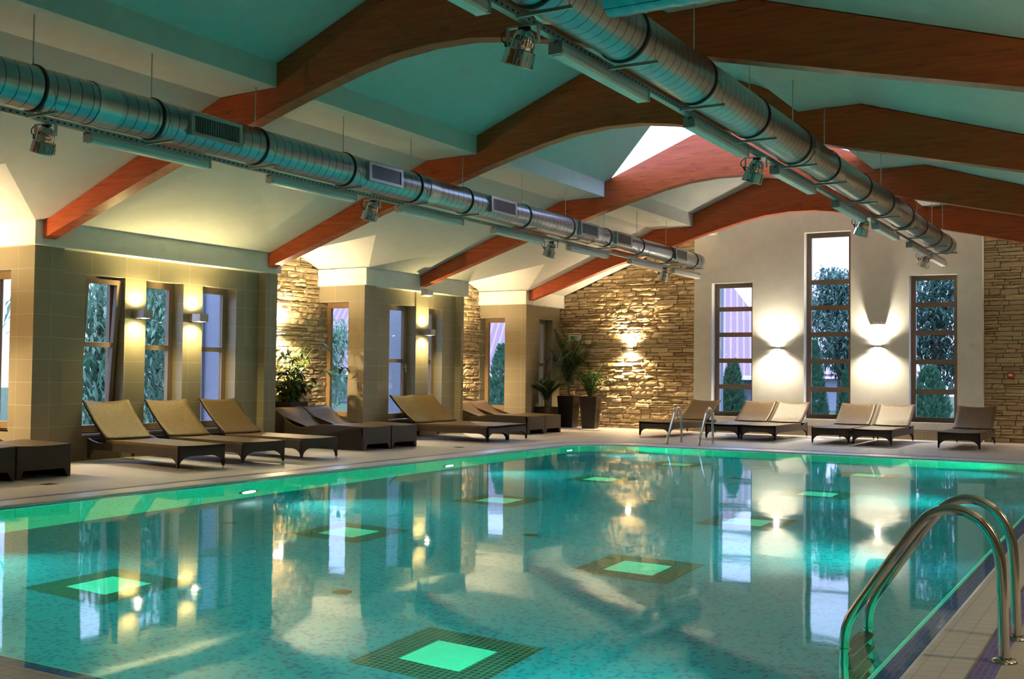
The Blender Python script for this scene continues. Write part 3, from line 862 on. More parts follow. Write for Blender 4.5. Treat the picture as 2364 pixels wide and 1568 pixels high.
# ================================================================== WALL LAMPS
def box_sconce(x, y, z, label):
    root = empty('wall_lamp', (x,y,z), 0, label, 'wall lamp', 'box wall lamps on the tiled piers')
    m = MB(); m.box(0.0,0.10,-0.055,0.055,-0.045,0.045); m.build('arm', M['sconce'], root, bevel=0.003)
    m = MB(); m.box(0.10,0.112,-0.085,0.085,-0.06,0.06); m.box(0.258,0.27,-0.085,0.085,-0.06,0.06); m.box(0.112,0.258,-0.085,-0.073,-0.06,0.06); m.box(0.112,0.258,0.073,0.085,-0.06,0.06)
    m.build('shade', M['sconce'], root, bevel=0.002)
    for s in (1,-1):
        m = MB(); m.lathe([(0.0,0.040*s),(0.052,0.040*s),(0.052,0.050*s),(0.03,(0.057 if s > 0 else 0.064)*s),(0.0,(0.058 if s > 0 else 0.067)*s)], 20, Matrix.Translation((0.185,0,0))); m.build('lens', M['bulb'], root)
box_sconce(XR, 10.98, 2.07, 'box wall lamp between the first and second bay windows, above the nearer tan lounger backs')
box_sconce(XR, 12.06, 2.07, 'box wall lamp between the second and third bay windows')
box_sconce(XR+0.02, 18.20, 2.08, 'box wall lamp on the narrow pier below the white speaker')
def slim_sconce(p, n, label, group='slim wall lamps'):
    root = empty('wall_lamp', p, math.atan2(n[1], n[0]), label, 'wall lamp', group)
    m = MB(); m.box(0.0,0.018,-0.06,0.06,-0.04,0.04); m.build('wall_plate', M['sconce'], root)
    m = MB(); m.box(0.018,0.13,-0.065,-0.057,-0.022,0.022); m.box(0.018,0.13,0.057,0.065,-0.022,0.022); m.box(0.13,0.138,-0.065,0.065,-0.022,0.022); m.build('shade', M['sillwhite'], root)
    for s in (1,-1):
        m = MB(); m.box(0.025,0.125,-0.05,0.05,0.016*s-0.004,0.016*s+0.004); m.build('lens', M['bulb_white'], root)
slim_sconce((XS+0.06,14.95,1.97), (1,0), 'bright wall lamp on the stone recess behind the leafy potted shrub')
slim_sconce((-13.80,20.75,1.95), (1,0), 'wall lamp on the stone of the second recess, partly hidden by the tiled pier')
slim_sconce((XS+0.06,7.9,1.95), (1,0), 'wall lamp on the stone recess past the near edge of the view')
slim_sconce((-10.75,YS-0.04,1.90), (0,-1), 'bright wall lamp on the stone end wall beside the potted palms')
slim_sconce((-7.13,YW,1.90), (0,-1), 'bright wall lamp on white plaster between the short and tallest windows')
slim_sconce((-4.99,YW,1.93), (0,-1), 'bright wall lamp on white plaster below the half-round shelf')
m = MB(); m.prism([(0.155*math.cos(a), -0.11*math.sin(a)) for a in [PI*k/14 for k in range(15)]], 'z', -0.015, 0.015); m.prism([(0.09*math.cos(a), -0.06*math.sin(a)) for a in [PI*k/14 for k in range(15)]], 'z', 0.015, 0.06)
tag(m.build('wall_shelf', M['plaster'], loc=(-5.00,YW,2.40)), 'small half-round plaster shelf above the wall lamp between two end windows', 'wall shelf')

# speaker under the third beam
sp_ = empty('wall_speaker', (XF, 17.93, 2.86), 0, 'small white wedge speaker under the foot of a beam above the box lamp', 'speaker')
m = MB(); m.prism([(0.03,-0.075),(0.14,-0.055),(0.17,0.055),(0.03,0.085)], 'y', -0.13, 0.13); m.build('cabinet', M['whiteplastic'], sp_, bevel=0.008)
m = MB(); m.prism([(0.142,-0.045),(0.148,-0.047),(0.176,0.045),(0.170,0.047)], 'y', -0.115, 0.115); m.build('front_cloth', M['sillwhite'], sp_)
m = MB(); m.box(0.0,0.04,-0.03,0.03,-0.03,0.03); m.build('wall_bracket', M['whiteplastic'], sp_)
# exit sign
ex = empty('exit_sign', (-12.23, YS-0.06, 2.16), 0, 'small white emergency exit sign with green running figure on stone', 'exit sign')
m = MB(); m.box(-0.17,0.17,-0.035,0.0,-0.07,0.07); m.build('housing', M['whiteplastic'], ex, bevel=0.01)
m = MB(); m.box(-0.10,0.07,-0.041,-0.035,-0.045,0.045); gp = m.build('green_panel', M['green'], ex)
m = MB(); yy = -0.043
m.lathe([(0,0),(0.011,0)], 10, Matrix.Translation((0.005,yy,0.027)) @ Matrix.Rotation(rad(90),4,'X'))
for a, b, r_ in (((0.003,0.014),(-0.012,-0.010),0.008),((-0.012,-0.010),(0.006,-0.022),0.005),((0.006,-0.022),(0.0,-0.038),0.004),((-0.012,-0.010),(-0.030,-0.028),0.005),((0.0,0.010),(0.022,0.004),0.004),((-0.002,0.010),(-0.024,0.006),0.004)):
    m.tube([(a[0],yy,a[1]),(b[0],yy,b[1])], r_*0.8, 6)
m.tube([(-0.085,yy,0.0),(-0.05,yy,0.0)], 0.004, 6); m.tube([(-0.072,yy,0.014),(-0.087,yy,0.0),(-0.072,yy,-0.014)], 0.004, 6)
m.box(0.035,0.058,yy-0.001,yy+0.001,-0.036,0.034)
m.build('running_figure', M['whiteplastic'], gp)
# fire call point
fc = empty('fire_call_point', (-2.46, YS-0.06, 1.35), 0, 'small red fire call point on the stone at the far end', 'fire alarm')
m = MB(); m.box(-0.06,0.06,-0.05,0.0,-0.06,0.06); m.build('housing', M['redplastic'], fc, bevel=0.006)
m = MB(); m.box(-0.036,0.036,-0.055,-0.05,-0.022,0.028); m.build('break_glass', M['whiteplastic'], fc)

# floor drains
for (x, y), l in zip(((-10.46,7.85),(-10.25,15.76)), ('small square floor drain beside the dark loungers at the near edge','small square floor drain between the pool and the curved loungers')):
    m = MB(); m.box(-0.07,0.07,-0.07,0.07,0.0,0.004)
    for k in range(4): m.box(-0.055,0.055,-0.052+k*0.03,-0.04+k*0.03,0.004,0.006)
    tag(m.build('floor_drain', M['drain'], loc=(x,y,0)), l, 'floor drain', 'floor drains on the deck')

# ================================================================== POOL LADDERS
def ladder(loc, rz, label, gap=0.51, out=1.0):
    """local: x points away from the water, y along the pool edge"""
    root = empty('pool_ladder', loc, rz, label, 'pool ladder', 'pool ladders')
    path = [(0,0.0),(-0.01,0.42),(-0.03,0.52),(-0.07,0.595),(-0.13,0.65),(-0.21,0.672),(-0.29,0.655),(-0.35,0.61),(-0.43,0.50),(-0.63,0.20),(-0.68,0.12),(-0.705,0.05),(-0.71,-0.05),(-0.71,-0.55),(-0.70,-1.12)]
    # round the bends
    def smooth(p):
        q = [p[0]]
        for a, b in zip(p, p[1:]): q += [(a[0]*.75+b[0]*.25, a[1]*.75+b[1]*.25), (a[0]*.25+b[0]*.75, a[1]*.25+b[1]*.75)]
        return q + [p[-1]]
    pp = smooth(smooth(path))
    for s in (-1, 1):
        m = MB(); m.tube([(x, s*gap/2, z) for x, z in pp], 0.024, 14)
        ra = m.build('handrail', M['steel'], root)
        m = MB(); m.lathe([(0.024,0.016),(0.05,0.014),(0.056,0.004),(0.056,0.0)], 20, Matrix.Translation((0,s*gap/2,0))); m.build('base_flange', M['steel'], ra)
        m = MB(); m.lathe([(0.024,0.006),(0.033,0.006),(0.033,-0.006),(0.024,-0.006)], 16, Matrix.Translation((-0.71,s*gap/2,-0.04))); m.build('joint_ring', M['steel'], ra)
    for z in (-0.16,-0.42,-0.68,-0.94):
        m = MB(); m.box(-0.755,-0.665,-gap/2,gap/2,z-0.015,z+0.012)
        for k in range(5): m.box(-0.748+k*0.018,-0.741+k*0.018,-gap/2+0.03,gap/2-0.03,z+0.012,z+0.016)
        m.build('step', M['step'], root, bevel=0.004)
ladder((-0.585, 5.66, 0.0), 0.0, 'large steel pool ladder with arched handrails at the side closest to the camera')
ladder((-7.40, 18.42+0.50+0.63, 0.0), PI/2, 'small steel pool ladder on the far side in front of a lounger', gap=0.62)

# ================================================================== LOUNGERS
def make_flat():
    """x: 0 at the feet, growing towards the head; y across"""
    root = empty('sun_lounger', (0,0,0))
    w = 0.355; zt = 0.30
    arch = lambda x0, x1, zb, f=0.085, n=10: ([(x0,0.03),(x0+0.022,0.03)] + [(x0+0.028 + (f+0.10)*(1-math.cos(PI/2*k/n)) , 0.05+(zb-0.05)*math.sin(PI/2*k/n)) for k in range(n+1)]
            + [(x1-0.028 - (f+0.10)*(1-math.cos(PI/2*k/n)), 0.05+(zb-0.05)*math.sin(PI/2*k/n)) for k in range(n,-1,-1)] + [(x1-0.022,0.03),(x1,0.03)])
    m = MB()
    # end aprons
    for x in (0.0, 2.12):
        m.prism(arch(-w, w, 0.175) + [(w, zt), (-w, zt)], 'x', x, x+0.03)
    for s in (-1, 1):
        top = [(2.15,0.315),(2.05,0.285),(1.9,0.262),(1.75,0.258),(1.68,0.275),(1.64,zt),(0.0,zt)]
        m.prism(arch(0.0, 2.15, 0.165) + top, 'y', s*w - (0.03 if s > 0 else 0), s*w + (0.03 if s < 0 else 0))
    m.build('frame', M['wickerside_shaded'], root)
    m = MB()
    fn = lambda u, v: (u*1.66, (v-0.5)*0.715, zt+0.012 - 0.010*(1-(2*v-1)**2))
    m.sheet(fn, lambda u, v: (0,0,1), 0.035, 16, 10); m.build('seat', M['wicker'], root)
    m = MB(); a = rad(39)
    def bf(u, v):
        l = u*0.82; sag = 0.035*(1-(2*v-1)**2)*min(1,u*3) ; c = 0.03*math.sin(PI*u)
        x = 1.665 + l*math.cos(a) + (sag+c)*math.sin(a); z = zt+0.02 + l*math.sin(a) - (sag+c)*math.cos(a)
        return (x, (v-0.5)*0.70, z)
    m.sheet(bf, lambda u, v: (-math.sin(a),0,math.cos(a)), 0.028, 14, 12)
    bk = m.build('backrest', M['wicker'], root)
    m = MB()
    for s in (-1,1): m.tube([(1.665+0.45*math.cos(a)+0.03, s*0.30, zt+0.45*math.sin(a)-0.01),(1.80, s*0.31, 0.27)], 0.008, 6)
    m.tube([(1.80,-0.33,0.268),(1.80,0.33,0.268)], 0.008, 6)
    m.build('support_strut', M['black'], root)
    for x, y in ((0.016,-w+0.014),(0.016,w-0.014),(2.135,-w+0.014),(2.135,w-0.014)):
        m = MB(); m.lathe([(0.0,0.0),(0.009,0.0),(0.010,0.034)], 10, Matrix.Translation((x,y,0))); m.build('foot', M['chrome'], root)
    return root
def make_wave():
    root = empty('curved_lounger', (0,0,0))
    w = 0.355
    K = [(0.0,0.385),(0.5,0.395),(0.85,0.40),(1.1,0.375),(1.3,0.345),(1.45,0.36),(1.62,0.43),(1.8,0.55),(1.93,0.635),(2.02,0.655),(2.10,0.63),(2.16,0.55),(2.19,0.40),(2.20,0.22),(2.20,0.10)]
    def cat(K, n=5):
        out = []
        for i in range(len(K)-1):
            p0, p1, p2, p3 = K[max(i-1,0)], K[i], K[i+1], K[min(i+2,len(K)-1)]
            for k in range(n):
                t = k/n
                out.append(tuple(0.5*((2*p1[j])+(-p0[j]+p2[j])*t+(2*p0[j]-5*p1[j]+4*p2[j]-p3[j])*t*t+(-p0[j]+3*p1[j]-3*p2[j]+p3[j])*t**3) for j in (0,1)))
        return out + [K[-1]]
    top = cat(K)
    low = [(2.20,0.0),(2.165,0.0),(2.12,0.10),(0.10,0.10),(0.045,0.0),(0.0,0.0)]
    m = MB()
    for s in (-1,1):
        pts = low[::-1] + [(x, z-0.012) for x, z in top]
        m.prism(pts, 'y', s*w-(0.03 if s > 0 else 0), s*w+(0.03 if s < 0 else 0))
    # foot end and head end panels between the sides
    e = [(-w,0.0),(-w+0.035,0.0),(-w+0.085,0.10),(w-0.085,0.10),(w-0.035,0.0),(w,0.0)]
    m.prism(e + [(w,0.375),(-w,0.375)], 'x', -0.002, 0.028); m.prism(e + [(w,0.12),(-w,0.12)], 'x', 2.172, 2.20)
    m.build('body', M['wickerside_shaded'], root)
    m = MB(); n = len(top)-1
    def fn(u, v):
        i = min(int(round(u*n)), n); x, z = top[i]; return (x, (v-0.5)*0.715, z - 0.012*(1-(2*v-1)**2))
    def nr(u, v):
        i = min(int(round(u*n)), n); a = top[max(i-1,0)]; b = top[min(i+1,n)]; t = Vector((b[0]-a[0],0,b[1]-a[1])).normalized(); return (-t.z,0,t.x)
    m.sheet(fn, nr, 0.02, n, 8); m.build('seat', M['wicker'], root)
    return root
flat = make_flat(); wave = make_wave(); used = set()
def put(proto, foot, head_dir_deg, label, group):
    o = proto if proto.name not in used else copy_tree(proto)
    used.add(proto.name)
    o.location = (foot[0], foot[1], 0); o.rotation_euler = (0,0,rad(head_dir_deg))
    tag(o, label, 'sun lounger', group)
    return o
GA = 'flat wicker loungers in front of the three-window bay'
put(flat, (-10.53,10.15), 180-9, 'wicker lounger with raised golden back, nearest the camera of three below the bay windows', GA)
put(flat, (-10.46,11.22), 180-8, 'wicker lounger with raised back, middle one of three below the bay windows', GA)
put(flat, (-10.42,12.33), 180-6, 'wicker lounger with raised back, farthest of three below the bay windows', GA)
GB = 'flat wicker loungers before the two-window bay'
put(flat, (-10.41,17.33), 180-3, 'wicker lounger by the box lamp pier, the nearer of a touching pair with raised backs', GB)
put(flat, (-10.44,18.06), 180-3, 'wicker lounger by the box lamp pier, the farther of a touching pair with raised backs', GB)
GC = 'curved wicker loungers pushed together in pairs'
put(wave, (-10.94,14.38), 180, 'curved brown lounger in front of the potted shrub, nearer half of the pair', GC)
put(wave, (-10.94,15.12), 180, 'curved brown lounger below the narrow recess window, farther half of the pair', GC)
put(wave, (-11.22,20.23), 180, 'curved brown lounger in the second stone recess, nearer half of the pair', GC)
put(wave, (-11.22,20.96), 180, 'curved brown lounger beside the potted palms, farther half of the pair', GC)
put(wave, (-11.06,7.50), 180, 'dark curved lounger cut off by the picture edge, outer half of the pair', GC)
put(wave, (-11.06,8.235), 180, 'dark curved lounger beside the floor drain, its foot end squarely in view', GC)
GD = 'flat wicker loungers along the end wall'
put(flat, (-8.88,21.00), 90-6, 'wicker lounger standing alone against the stone behind the small pool ladder', GD)
put(flat, (-7.44,21.05), 90-1, 'wicker lounger half of a pair, under the short window with pink roof view', GD)
put(flat, (-6.71,21.05), 90-1, 'wicker lounger half of a pair, its back beside the tallest window', GD)
put(flat, (-5.29,21.00), 90, 'wicker lounger half of a pair, just past the tallest window', GD)
put(flat, (-4.52,20.98), 90, 'wicker lounger half of a pair, under the end window nearest the stone', GD)
put(flat, (-3.00,20.90), 90, 'wicker lounger standing alone below the red fire call point', GD)

# the backs along the end wall are let down a notch
for o in list(bpy.data.objects):
    if o.name.startswith('sun_lounger') and o.parent is None and o.location.y > 19:
        for c in kids(o):
            if c.name.startswith('backrest') or c.name.startswith('support_strut'):
                h = Vector((1.665,0,0.30))
                c.matrix_basis = Matrix.Translation(h) @ Matrix.Rotation(rad(8), 4, 'Y') @ Matrix.Translation(-h)
# ================================================================== PLANTS
def clip_box(mb, loc, xmin, ymax):
    mb.v = [(max(v[0], xmin-loc[0]), min(v[1], ymax-loc[1]), v[2]) for v in mb.v]
def leaf(m, p, d, up, L, W, fold=0.25, droop=0.3, n=3, mi=0):
    """pointed leaf: base p, direction d"""
    d = Vector(d).normalized(); up = Vector(up); s = d.cross(up)
    if s.length < 1e-3: s = d.cross(Vector((1,0,0)))
    s.normalize(); up = s.cross(d).normalized()
    vs = []; fs = []
    for i in range(n+1):
        t = i/n; w = W*math.sin(PI*min(1,(t*0.92+0.06)))**0.8 if i < n else 0.002
        c = Vector(p) + d*L*t - Vector((0,0,1))*droop*L*t*t
        vs += [c + s*w*0.5 + up*fold*w*0.5, c, c - s*w*0.5 + up*fold*w*0.5]
    for i in range(n):
        b = i*3; fs += [(b,b+1,b+4,b+3),(b+1,b+2,b+5,b+4)]
    m.add(vs, fs, mi, True)
def planter(loc, wt, wb, h, rz, label, name='planter'):
    root = empty(name, loc, rad(rz), label, 'planter', 'dark square planters')
    m = MB()
    def sq(w, z): return [(-w,-w,z),(w,-w,z),(w,w,z),(-w,w,z)]
    vs = sq(wb/2,0)+sq(wt/2,h)+sq(wt/2-0.03,h)+sq(wt/2-0.035,h-0.06)
    fs = [(3,2,1,0)]
    for b in (0,4,8):
        for k in range(4): fs.append((b+k, b+(k+1) % 4, b+4+(k+1) % 4, b+4+k))
    m.add(vs, fs); m.build('planter_box', M['planter'], root, recalc=True)
    m = MB(); m.quad(*sq(wt/2-0.034,h-0.05)); m.build('soil', M['soil'], root)
    return root
rnd = random.Random(21)
planter((-13.40,15.0,0), 0.46,0.40,0.72, 0, 'dark planter holding the leafy shrub behind the curved loungers')
shr = empty('potted_shrub', (-13.38,15.0,0.66), 0, 'leafy shrub with glossy round leaves before the bright stone lamp', 'potted plant')
m = MB(); ml = MB()
for k in range(17):
    a = rnd.uniform(0,2*PI); lean = rnd.uniform(0.10,0.50); h = rnd.uniform(0.35,1.05)
    if k == 0: a, lean, h = rad(62), 1.0, 0.70
    if k == 1: a, lean, h = rad(70), 0.62, 1.12
    if k == 2: a, lean, h = rad(-80), 0.4, 1.0
    pts = [Vector((0.10*math.cos(a)*0.5,0.10*math.sin(a)*0.5,0))]
    for j in range(1,8):
        t = j/7; pts.append(Vector((math.cos(a)*lean*t**1.4, math.sin(a)*lean*t**1.4, h*math.sin(PI/2*t*0.92)))+Vector((rnd.uniform(-.015,.015),rnd.uniform(-.015,.015),0)))
    ml.tube(pts, [0.011*(1-0.7*j/7) for j in range(8)], 5)
    for j in range(1,8):
        for q in range(4 if k > 1 else 3):
            b = a + rnd.uniform(-1.9,1.9); p = pts[j] + (pts[j]-pts[j-1])*rnd.uniform(-0.6,0.3)
            leaf(m, p, (math.cos(b), math.sin(b), rnd.uniform(-0.5,0.6)), (0,0,1), rnd.uniform(0.13,0.20), rnd.uniform(0.06,0.09), 0.2, rnd.uniform(0.25,0.7))
clip_box(m, (-13.38,15.0), -13.60, 16.1); clip_box(ml, (-13.38,15.0), -13.60, 16.1); m.build('foliage', M['leaf'], shr, recalc=False); ml.build('stem', M['stem'], shr)

def palm(name, loc, nf, L, h, seed, label, spread=1.0):
    r_ = random.Random(seed); root = empty(name, loc, 0, label, 'potted plant', 'potted palms')
    for k in range(nf):
        a = 2*PI*k/nf*1.0 + r_.uniform(-0.35,0.35) + k*2.4; el = r_.uniform(0.25,1.0); l = L*r_.uniform(0.75,1.05)
        pts = []; n = 12
        for i in range(n+1):
            t = i/n; out = l*spread*(0.10*t + 0.62*t*t)*el; z = h*l/L*(1.35*t - 0.62*t*t*el)
            pts.append(Vector((math.cos(a)*out, math.sin(a)*out, z)))
        ms = MB(); ms.tube(pts, [0.009*(1-0.75*i/n) for i in range(n+1)], 5); clip_box(ms, loc, -12.55, 23.93); fr = ms.build('frond_stalk', M['stem'], root)
        mlf = MB(); sd = Vector((-math.sin(a), math.cos(a), 0))
        for i in range(3, n+1):
            for hstep in (0, 0.33, 0.66):
                if i == n and hstep: continue
                p = pts[i] if hstep == 0 else pts[i].lerp(pts[i+1], hstep)
                tg = (pts[min(i+1,n)]-pts[i-1]).normalized(); t = i/n
                ll = l*0.36*math.sin(PI*(0.18+0.72*(t-0.3)/0.7))
                for s in (-1,1): leaf(mlf, p, sd*s*0.85 + tg*0.75 + Vector((0,0,0.12)), (0,0,1), ll, 0.026, 0.2, 0.7, n=3)
        clip_box(mlf, loc, -12.55, 23.93); mlf.build('frond', M['palmleaf'], fr, recalc=False)
    return root
planter((-12.13,23.44,0), 0.42,0.33,0.75, 4, 'tall tapered dark planter in the corner holding the big palm')
palm('potted_palm', (-12.13,23.44,0.70), 22, 1.15, 1.50, 3, 'tall arching palm in the corner planter under the exit sign')
planter((-11.48,23.30,0), 0.42,0.31,0.75, 8, 'tall tapered dark planter holding the glossy upright plant beside the stone')
planter((-12.35,22.75,0), 0.42,0.38,0.50, 0, 'low dark planter tucked between tiled wall and tall planter')
palm('potted_palm', (-12.35,22.75,0.46), 16, 0.78, 0.80, 11, 'low bushy palm in the short planter by the tiled wall')
zz = empty('potted_plant', (-11.48,23.30,0.70), 0, 'upright plant with paired glossy leaves in the planter nearest the stone lamp', 'potted plant')
m = MB(); ml = MB(); rz_ = random.Random(5)
for k in range(18):
    a = 2*PI*k/18 + rz_.uniform(-0.3,0.3); lean = rz_.uniform(0.10,0.42); h = rz_.uniform(0.42,0.72)
    if k == 0: a, lean, h = rad(5), 0.62, 0.42
    if k == 1: a, lean, h = rad(150), 0.12, 0.82
    pts = [Vector((math.cos(a)*(0.03+lean*(i/9)**1.3), math.sin(a)*(0.03+lean*(i/9)**1.3), h*math.sin(PI/2*0.9*i/9))) for i in range(10)]
    ml.tube(pts, [0.011*(1-0.6*i/9) for i in range(10)], 5)
    sd = Vector((-math.sin(a), math.cos(a), 0))
    for i in range(2,10):
        tg = (pts[i]-pts[i-1]).normalized()
        for s in (-1,1): leaf(m, pts[i], sd*s + tg*0.6 + Vector((0,0,0.25)), (0,0,1), 0.12, 0.068, 0.3, 0.1)
m.build('foliage', M['leaf'], zz, recalc=False); ml.build('stem', M['stem'], zz)

# underwater lamps
for k, y in enumerate((5.3, 9.5, 13.7, 17.6)):
    for x, n, w_ in ((PX0, 1, 'by the bays'), (PX1, -1, 'by the ladder')):
        root = empty('underwater_lamp', (x, y, -0.95), 0 if n > 0 else PI)
        tag(root, 'round underwater lamp in the pool wall %s, %s from the shallow near end' % (w_, ordn(k,4)), 'pool lamp', 'underwater pool lamps')
        rot = Matrix.Rotation(rad(90),4,'Y')
        m = MB(); m.lathe([(0.155,0.0),(0.155,0.018),(0.12,0.028),(0.115,0.02)], 24, rot); m.build('trim_ring', M['steel'], root)
        m = MB(); m.lathe([(0.0,0.024),(0.115,0.02)], 24, rot); m.build('lens', M['pool_lens'], root)

# ================================================================== OUTSIDE
m = MB(); m.quad((-70,-20,-0.12),(-14.2,-20,-0.12),(-14.2,90,-0.12),(-70,90,-0.12)); m.quad((-14.2,24.6,-0.12),(30,24.6,-0.12),(30,90,-0.12),(-14.2,90,-0.12)); m.quad((-14.2,-20,-0.12),(30,-20,-0.12),(30,-3.2,-0.12),(-14.2,-3.2,-0.12)); m.quad((2.0,-3.2,-0.12),(30,-3.2,-0.12),(30,24.6,-0.12),(2.0,24.6,-0.12)); st(m.build('exterior_ground', M['lawn'], recalc=False))
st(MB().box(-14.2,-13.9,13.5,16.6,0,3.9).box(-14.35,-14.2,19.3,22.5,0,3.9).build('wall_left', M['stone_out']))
def tree(name, loc, h, crown, seed, label, mat='tree_leaf', n=900, trunk=0.12, leafsize=0.16, drop=0.4, group='broadleaf trees outside the windows'):
    """crown: list of (dx,dy,z,r)"""
    r_ = random.Random(seed); root = empty(name, loc, 0, label, 'tree', group)
    m = MB(); m.tube([(0,0,-0.12),(0.04,0,h*0.3),(-0.03,0.03,h*0.6),(0,0,h*0.85)], [trunk,trunk*0.8,trunk*0.55,trunk*0.25], 8)
    for dx, dy, z, rr in crown: m.tube([(0,0,h*0.25),(dx*0.5,dy*0.5,z*0.7),(dx,dy,z)], [trunk*0.4,trunk*0.3,trunk*0.1], 6)
    m.build('trunk', M['bark'], root)
    m = MB(); tot = sum(c[3]**2 for c in crown)
    for dx, dy, z, rr in crown:
        for _ in range(int(n*rr*rr/tot)):
            v = Vector((r_.gauss(0,1), r_.gauss(0,1), r_.gauss(0,1))).normalized()*rr*(r_.random()**0.45)
            d = Vector((r_.uniform(-1,1), r_.uniform(-1,1), r_.uniform(-0.9,0.3)))
            leaf(m, Vector((dx,dy,z))+v, d, (r_.uniform(-.5,.5),r_.uniform(-.5,.5),1), leafsize*r_.uniform(0.7,1.3), leafsize*0.42, 0.15, drop, n=2)
    m.build('crown', M[mat], root, recalc=False)
    return root
def conifer(loc, h, r0, seed, label, n=1500):
    r_ = random.Random(seed); root = empty('conifer', loc, 0, label, 'conifer', 'clipped conifers outside the windows')
    m = MB(); m.tube([(0,0,-0.12),(0,0,h*0.8)], [0.06,0.02], 6); m.build('trunk', M['bark'], root)
    m = MB()
    for _ in range(n):
        t = r_.random()**1.3; z = 0.05 + t*h*0.97; rr = r0*(1-t)**0.62*min(1, 0.55+t*5)
        a = r_.uniform(0,2*PI); q = rr*(0.55+0.45*r_.random()**0.5); p = Vector((math.cos(a)*q, math.sin(a)*q, z))
        leaf(m, p, (math.cos(a)*0.7, math.sin(a)*0.7, 1.2), (math.cos(a),math.sin(a),0), 0.17, 0.075, 0.1, 0.1, n=2)
    m.build('crown', M['conifer'], root, recalc=False)
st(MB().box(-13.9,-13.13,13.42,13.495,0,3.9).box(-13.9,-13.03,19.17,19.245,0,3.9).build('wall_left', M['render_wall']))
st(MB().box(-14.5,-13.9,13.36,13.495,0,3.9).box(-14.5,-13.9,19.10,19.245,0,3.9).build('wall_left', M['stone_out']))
# beyond the bay windows
tree('broadleaf_tree', (-18.0,14.6,0), 3.6, [(0,-0.6,2.3,1.2),(0.5,0.6,2.0,1.1),(0.6,-0.5,1.1,0.9),(0.3,0.9,3.0,1.0),(0.6,0.2,0.7,0.8)], 1, 'drooping broadleaf tree seen through the tilted bay window', n=6000, leafsize=0.15, drop=0.8)
tree('broadleaf_tree', (-19.8,17.6,0), 4.0, [(0,0,2.2,1.0),(0.4,0.5,1.0,1.0),(0,0.6,3.1,0.8)], 2, 'broadleaf tree seen through the middle bay window', mat='tree_dark', n=4000, leafsize=0.15, drop=0.7)
tree('broadleaf_tree', (-24.6,29.2,0), 3.2, [(0,0,1.9,0.9),(0.3,0.3,2.5,0.7),(0,0,0.9,1.0)], 3, 'broadleaf tree seen through the narrow window by the potted shrub', n=3000, leafsize=0.15, drop=0.6)
conifer((-19.6,22.3,0), 2.2, 0.8, 7, 'conifer seen through the side of the two-window bay')
conifer((-16.15,27.0,0), 2.05, 0.55, 8, 'dark conifer seen low in the narrow window of the second recess', n=1500)
# beyond the end wall
tree('broadleaf_tree', (-7.75,31.8,0), 4.9, [(0,0,3.7,0.75),(-0.6,0.2,3.2,0.7),(0.6,0.2,3.3,0.75),(0.1,-0.2,2.4,0.95),(-0.3,0,4.1,0.45),(0.3,0.3,1.8,0.8)], 4, 'broadleaf tree topping out against white sky in the tallest window', mat='tree_dark', n=7000, leafsize=0.15, drop=0.4)
tree('broadleaf_tree', (-4.7,29.0,0), 4.7, [(0,0,3.6,1.0),(0.2,0.4,2.7,1.0),(-0.5,0.2,2.2,0.8),(0.5,0,4.3,0.8),(0.3,0.3,1.6,0.7)], 5, 'dense broadleaf tree filling the end window beside the stone', mat='tree_dark', n=7000, leafsize=0.15, drop=0.4)
conifer((-9.27,27.0,0), 1.62, 0.42, 9, 'clipped conifer low in the short end window with the pink roof')
conifer((-7.15,26.8,0), 2.1, 0.36, 10, 'slender conifer at one side of the tallest end window')
conifer((-6.42,27.4,0), 1.6, 0.34, 12, 'clipped conifer at the other side of the tallest end window')
conifer((-4.55,27.2,0), 1.5, 0.62, 13, 'broad conifer low in the end window beside the stone')
# neighbouring house with a ribbed red roof
hs = empty('neighbouring_house', (-15,45,0), rad(19), 'neighbouring house with pale walls and a ribbed pink red metal roof', 'house')
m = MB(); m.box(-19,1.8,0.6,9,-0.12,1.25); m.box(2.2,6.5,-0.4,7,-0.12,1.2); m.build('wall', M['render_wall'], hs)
m = MB()
m.prism([(-0.6,1.15),(-0.6,1.3),(4.5,5.4),(9.6,1.3),(9.6,1.15)], 'x', -20, -0.4)
m.add([(-0.4,-0.6,1.3),(-0.4,9.6,1.3),(2.4,-0.6,1.3),(2.4,9.6,1.3),(-0.4,4.5,5.4)], [(0,2,4),(1,4,3),(2,3,4)])
m.build('roof', M['roof'], hs, recalc=False)
m = MB(); m.prism([(-0.9,1.3),(-0.9,1.4),(3.0,2.5),(7.0,1.4),(7.0,1.3)], 'x', 2.0, 6.8); m.build('porch_roof', M['roof'], hs, recalc=False)
m = MB(); m.box(-20,2.4,-0.75,-0.6,1.12,1.26); m.build('gutter', M['sillwhite'], hs)
# stone pier outside beside the end windows
tag(MB().box(-9.05,-8.78,24.36,24.9,-0.12,4.4).build('stone_pier', M['stone_out']), 'pale stone pier just outside the short end window', 'pier')


# ================================================================== LIGHT
def spot(name, loc, dirv, watts, col, size=110, blend=0.8, radius=0.03, parent=None):
    d = bpy.data.lights.new(name, 'SPOT'); d.energy = watts; d.color = col; d.spot_size = rad(size); d.spot_blend = blend; d.shadow_soft_size = radius
    o = bpy.data.objects.new(name, d); COL.objects.link(o); o.location = loc
    o.rotation_euler = Vector(dirv).to_track_quat('-Z','Y').to_euler(); return o
def area(name, loc, dirv, watts, col, sx, sy):
    d = bpy.data.lights.new(name, 'AREA'); d.energy = watts; d.color = col; d.shape = 'RECTANGLE'; d.size = sx; d.size_y = sy; d.spread = rad(95)
    o = bpy.data.objects.new(name, d); COL.objects.link(o); o.location = loc
    o.rotation_euler = Vector(dirv).to_track_quat('-Z','Y').to_euler(); return o
AMBER = (1.0,0.76,0.42); GOLD = (1.0,0.82,0.32); WARM = (1.0,0.82,0.52); CREAM = (1.0,0.86,0.62)
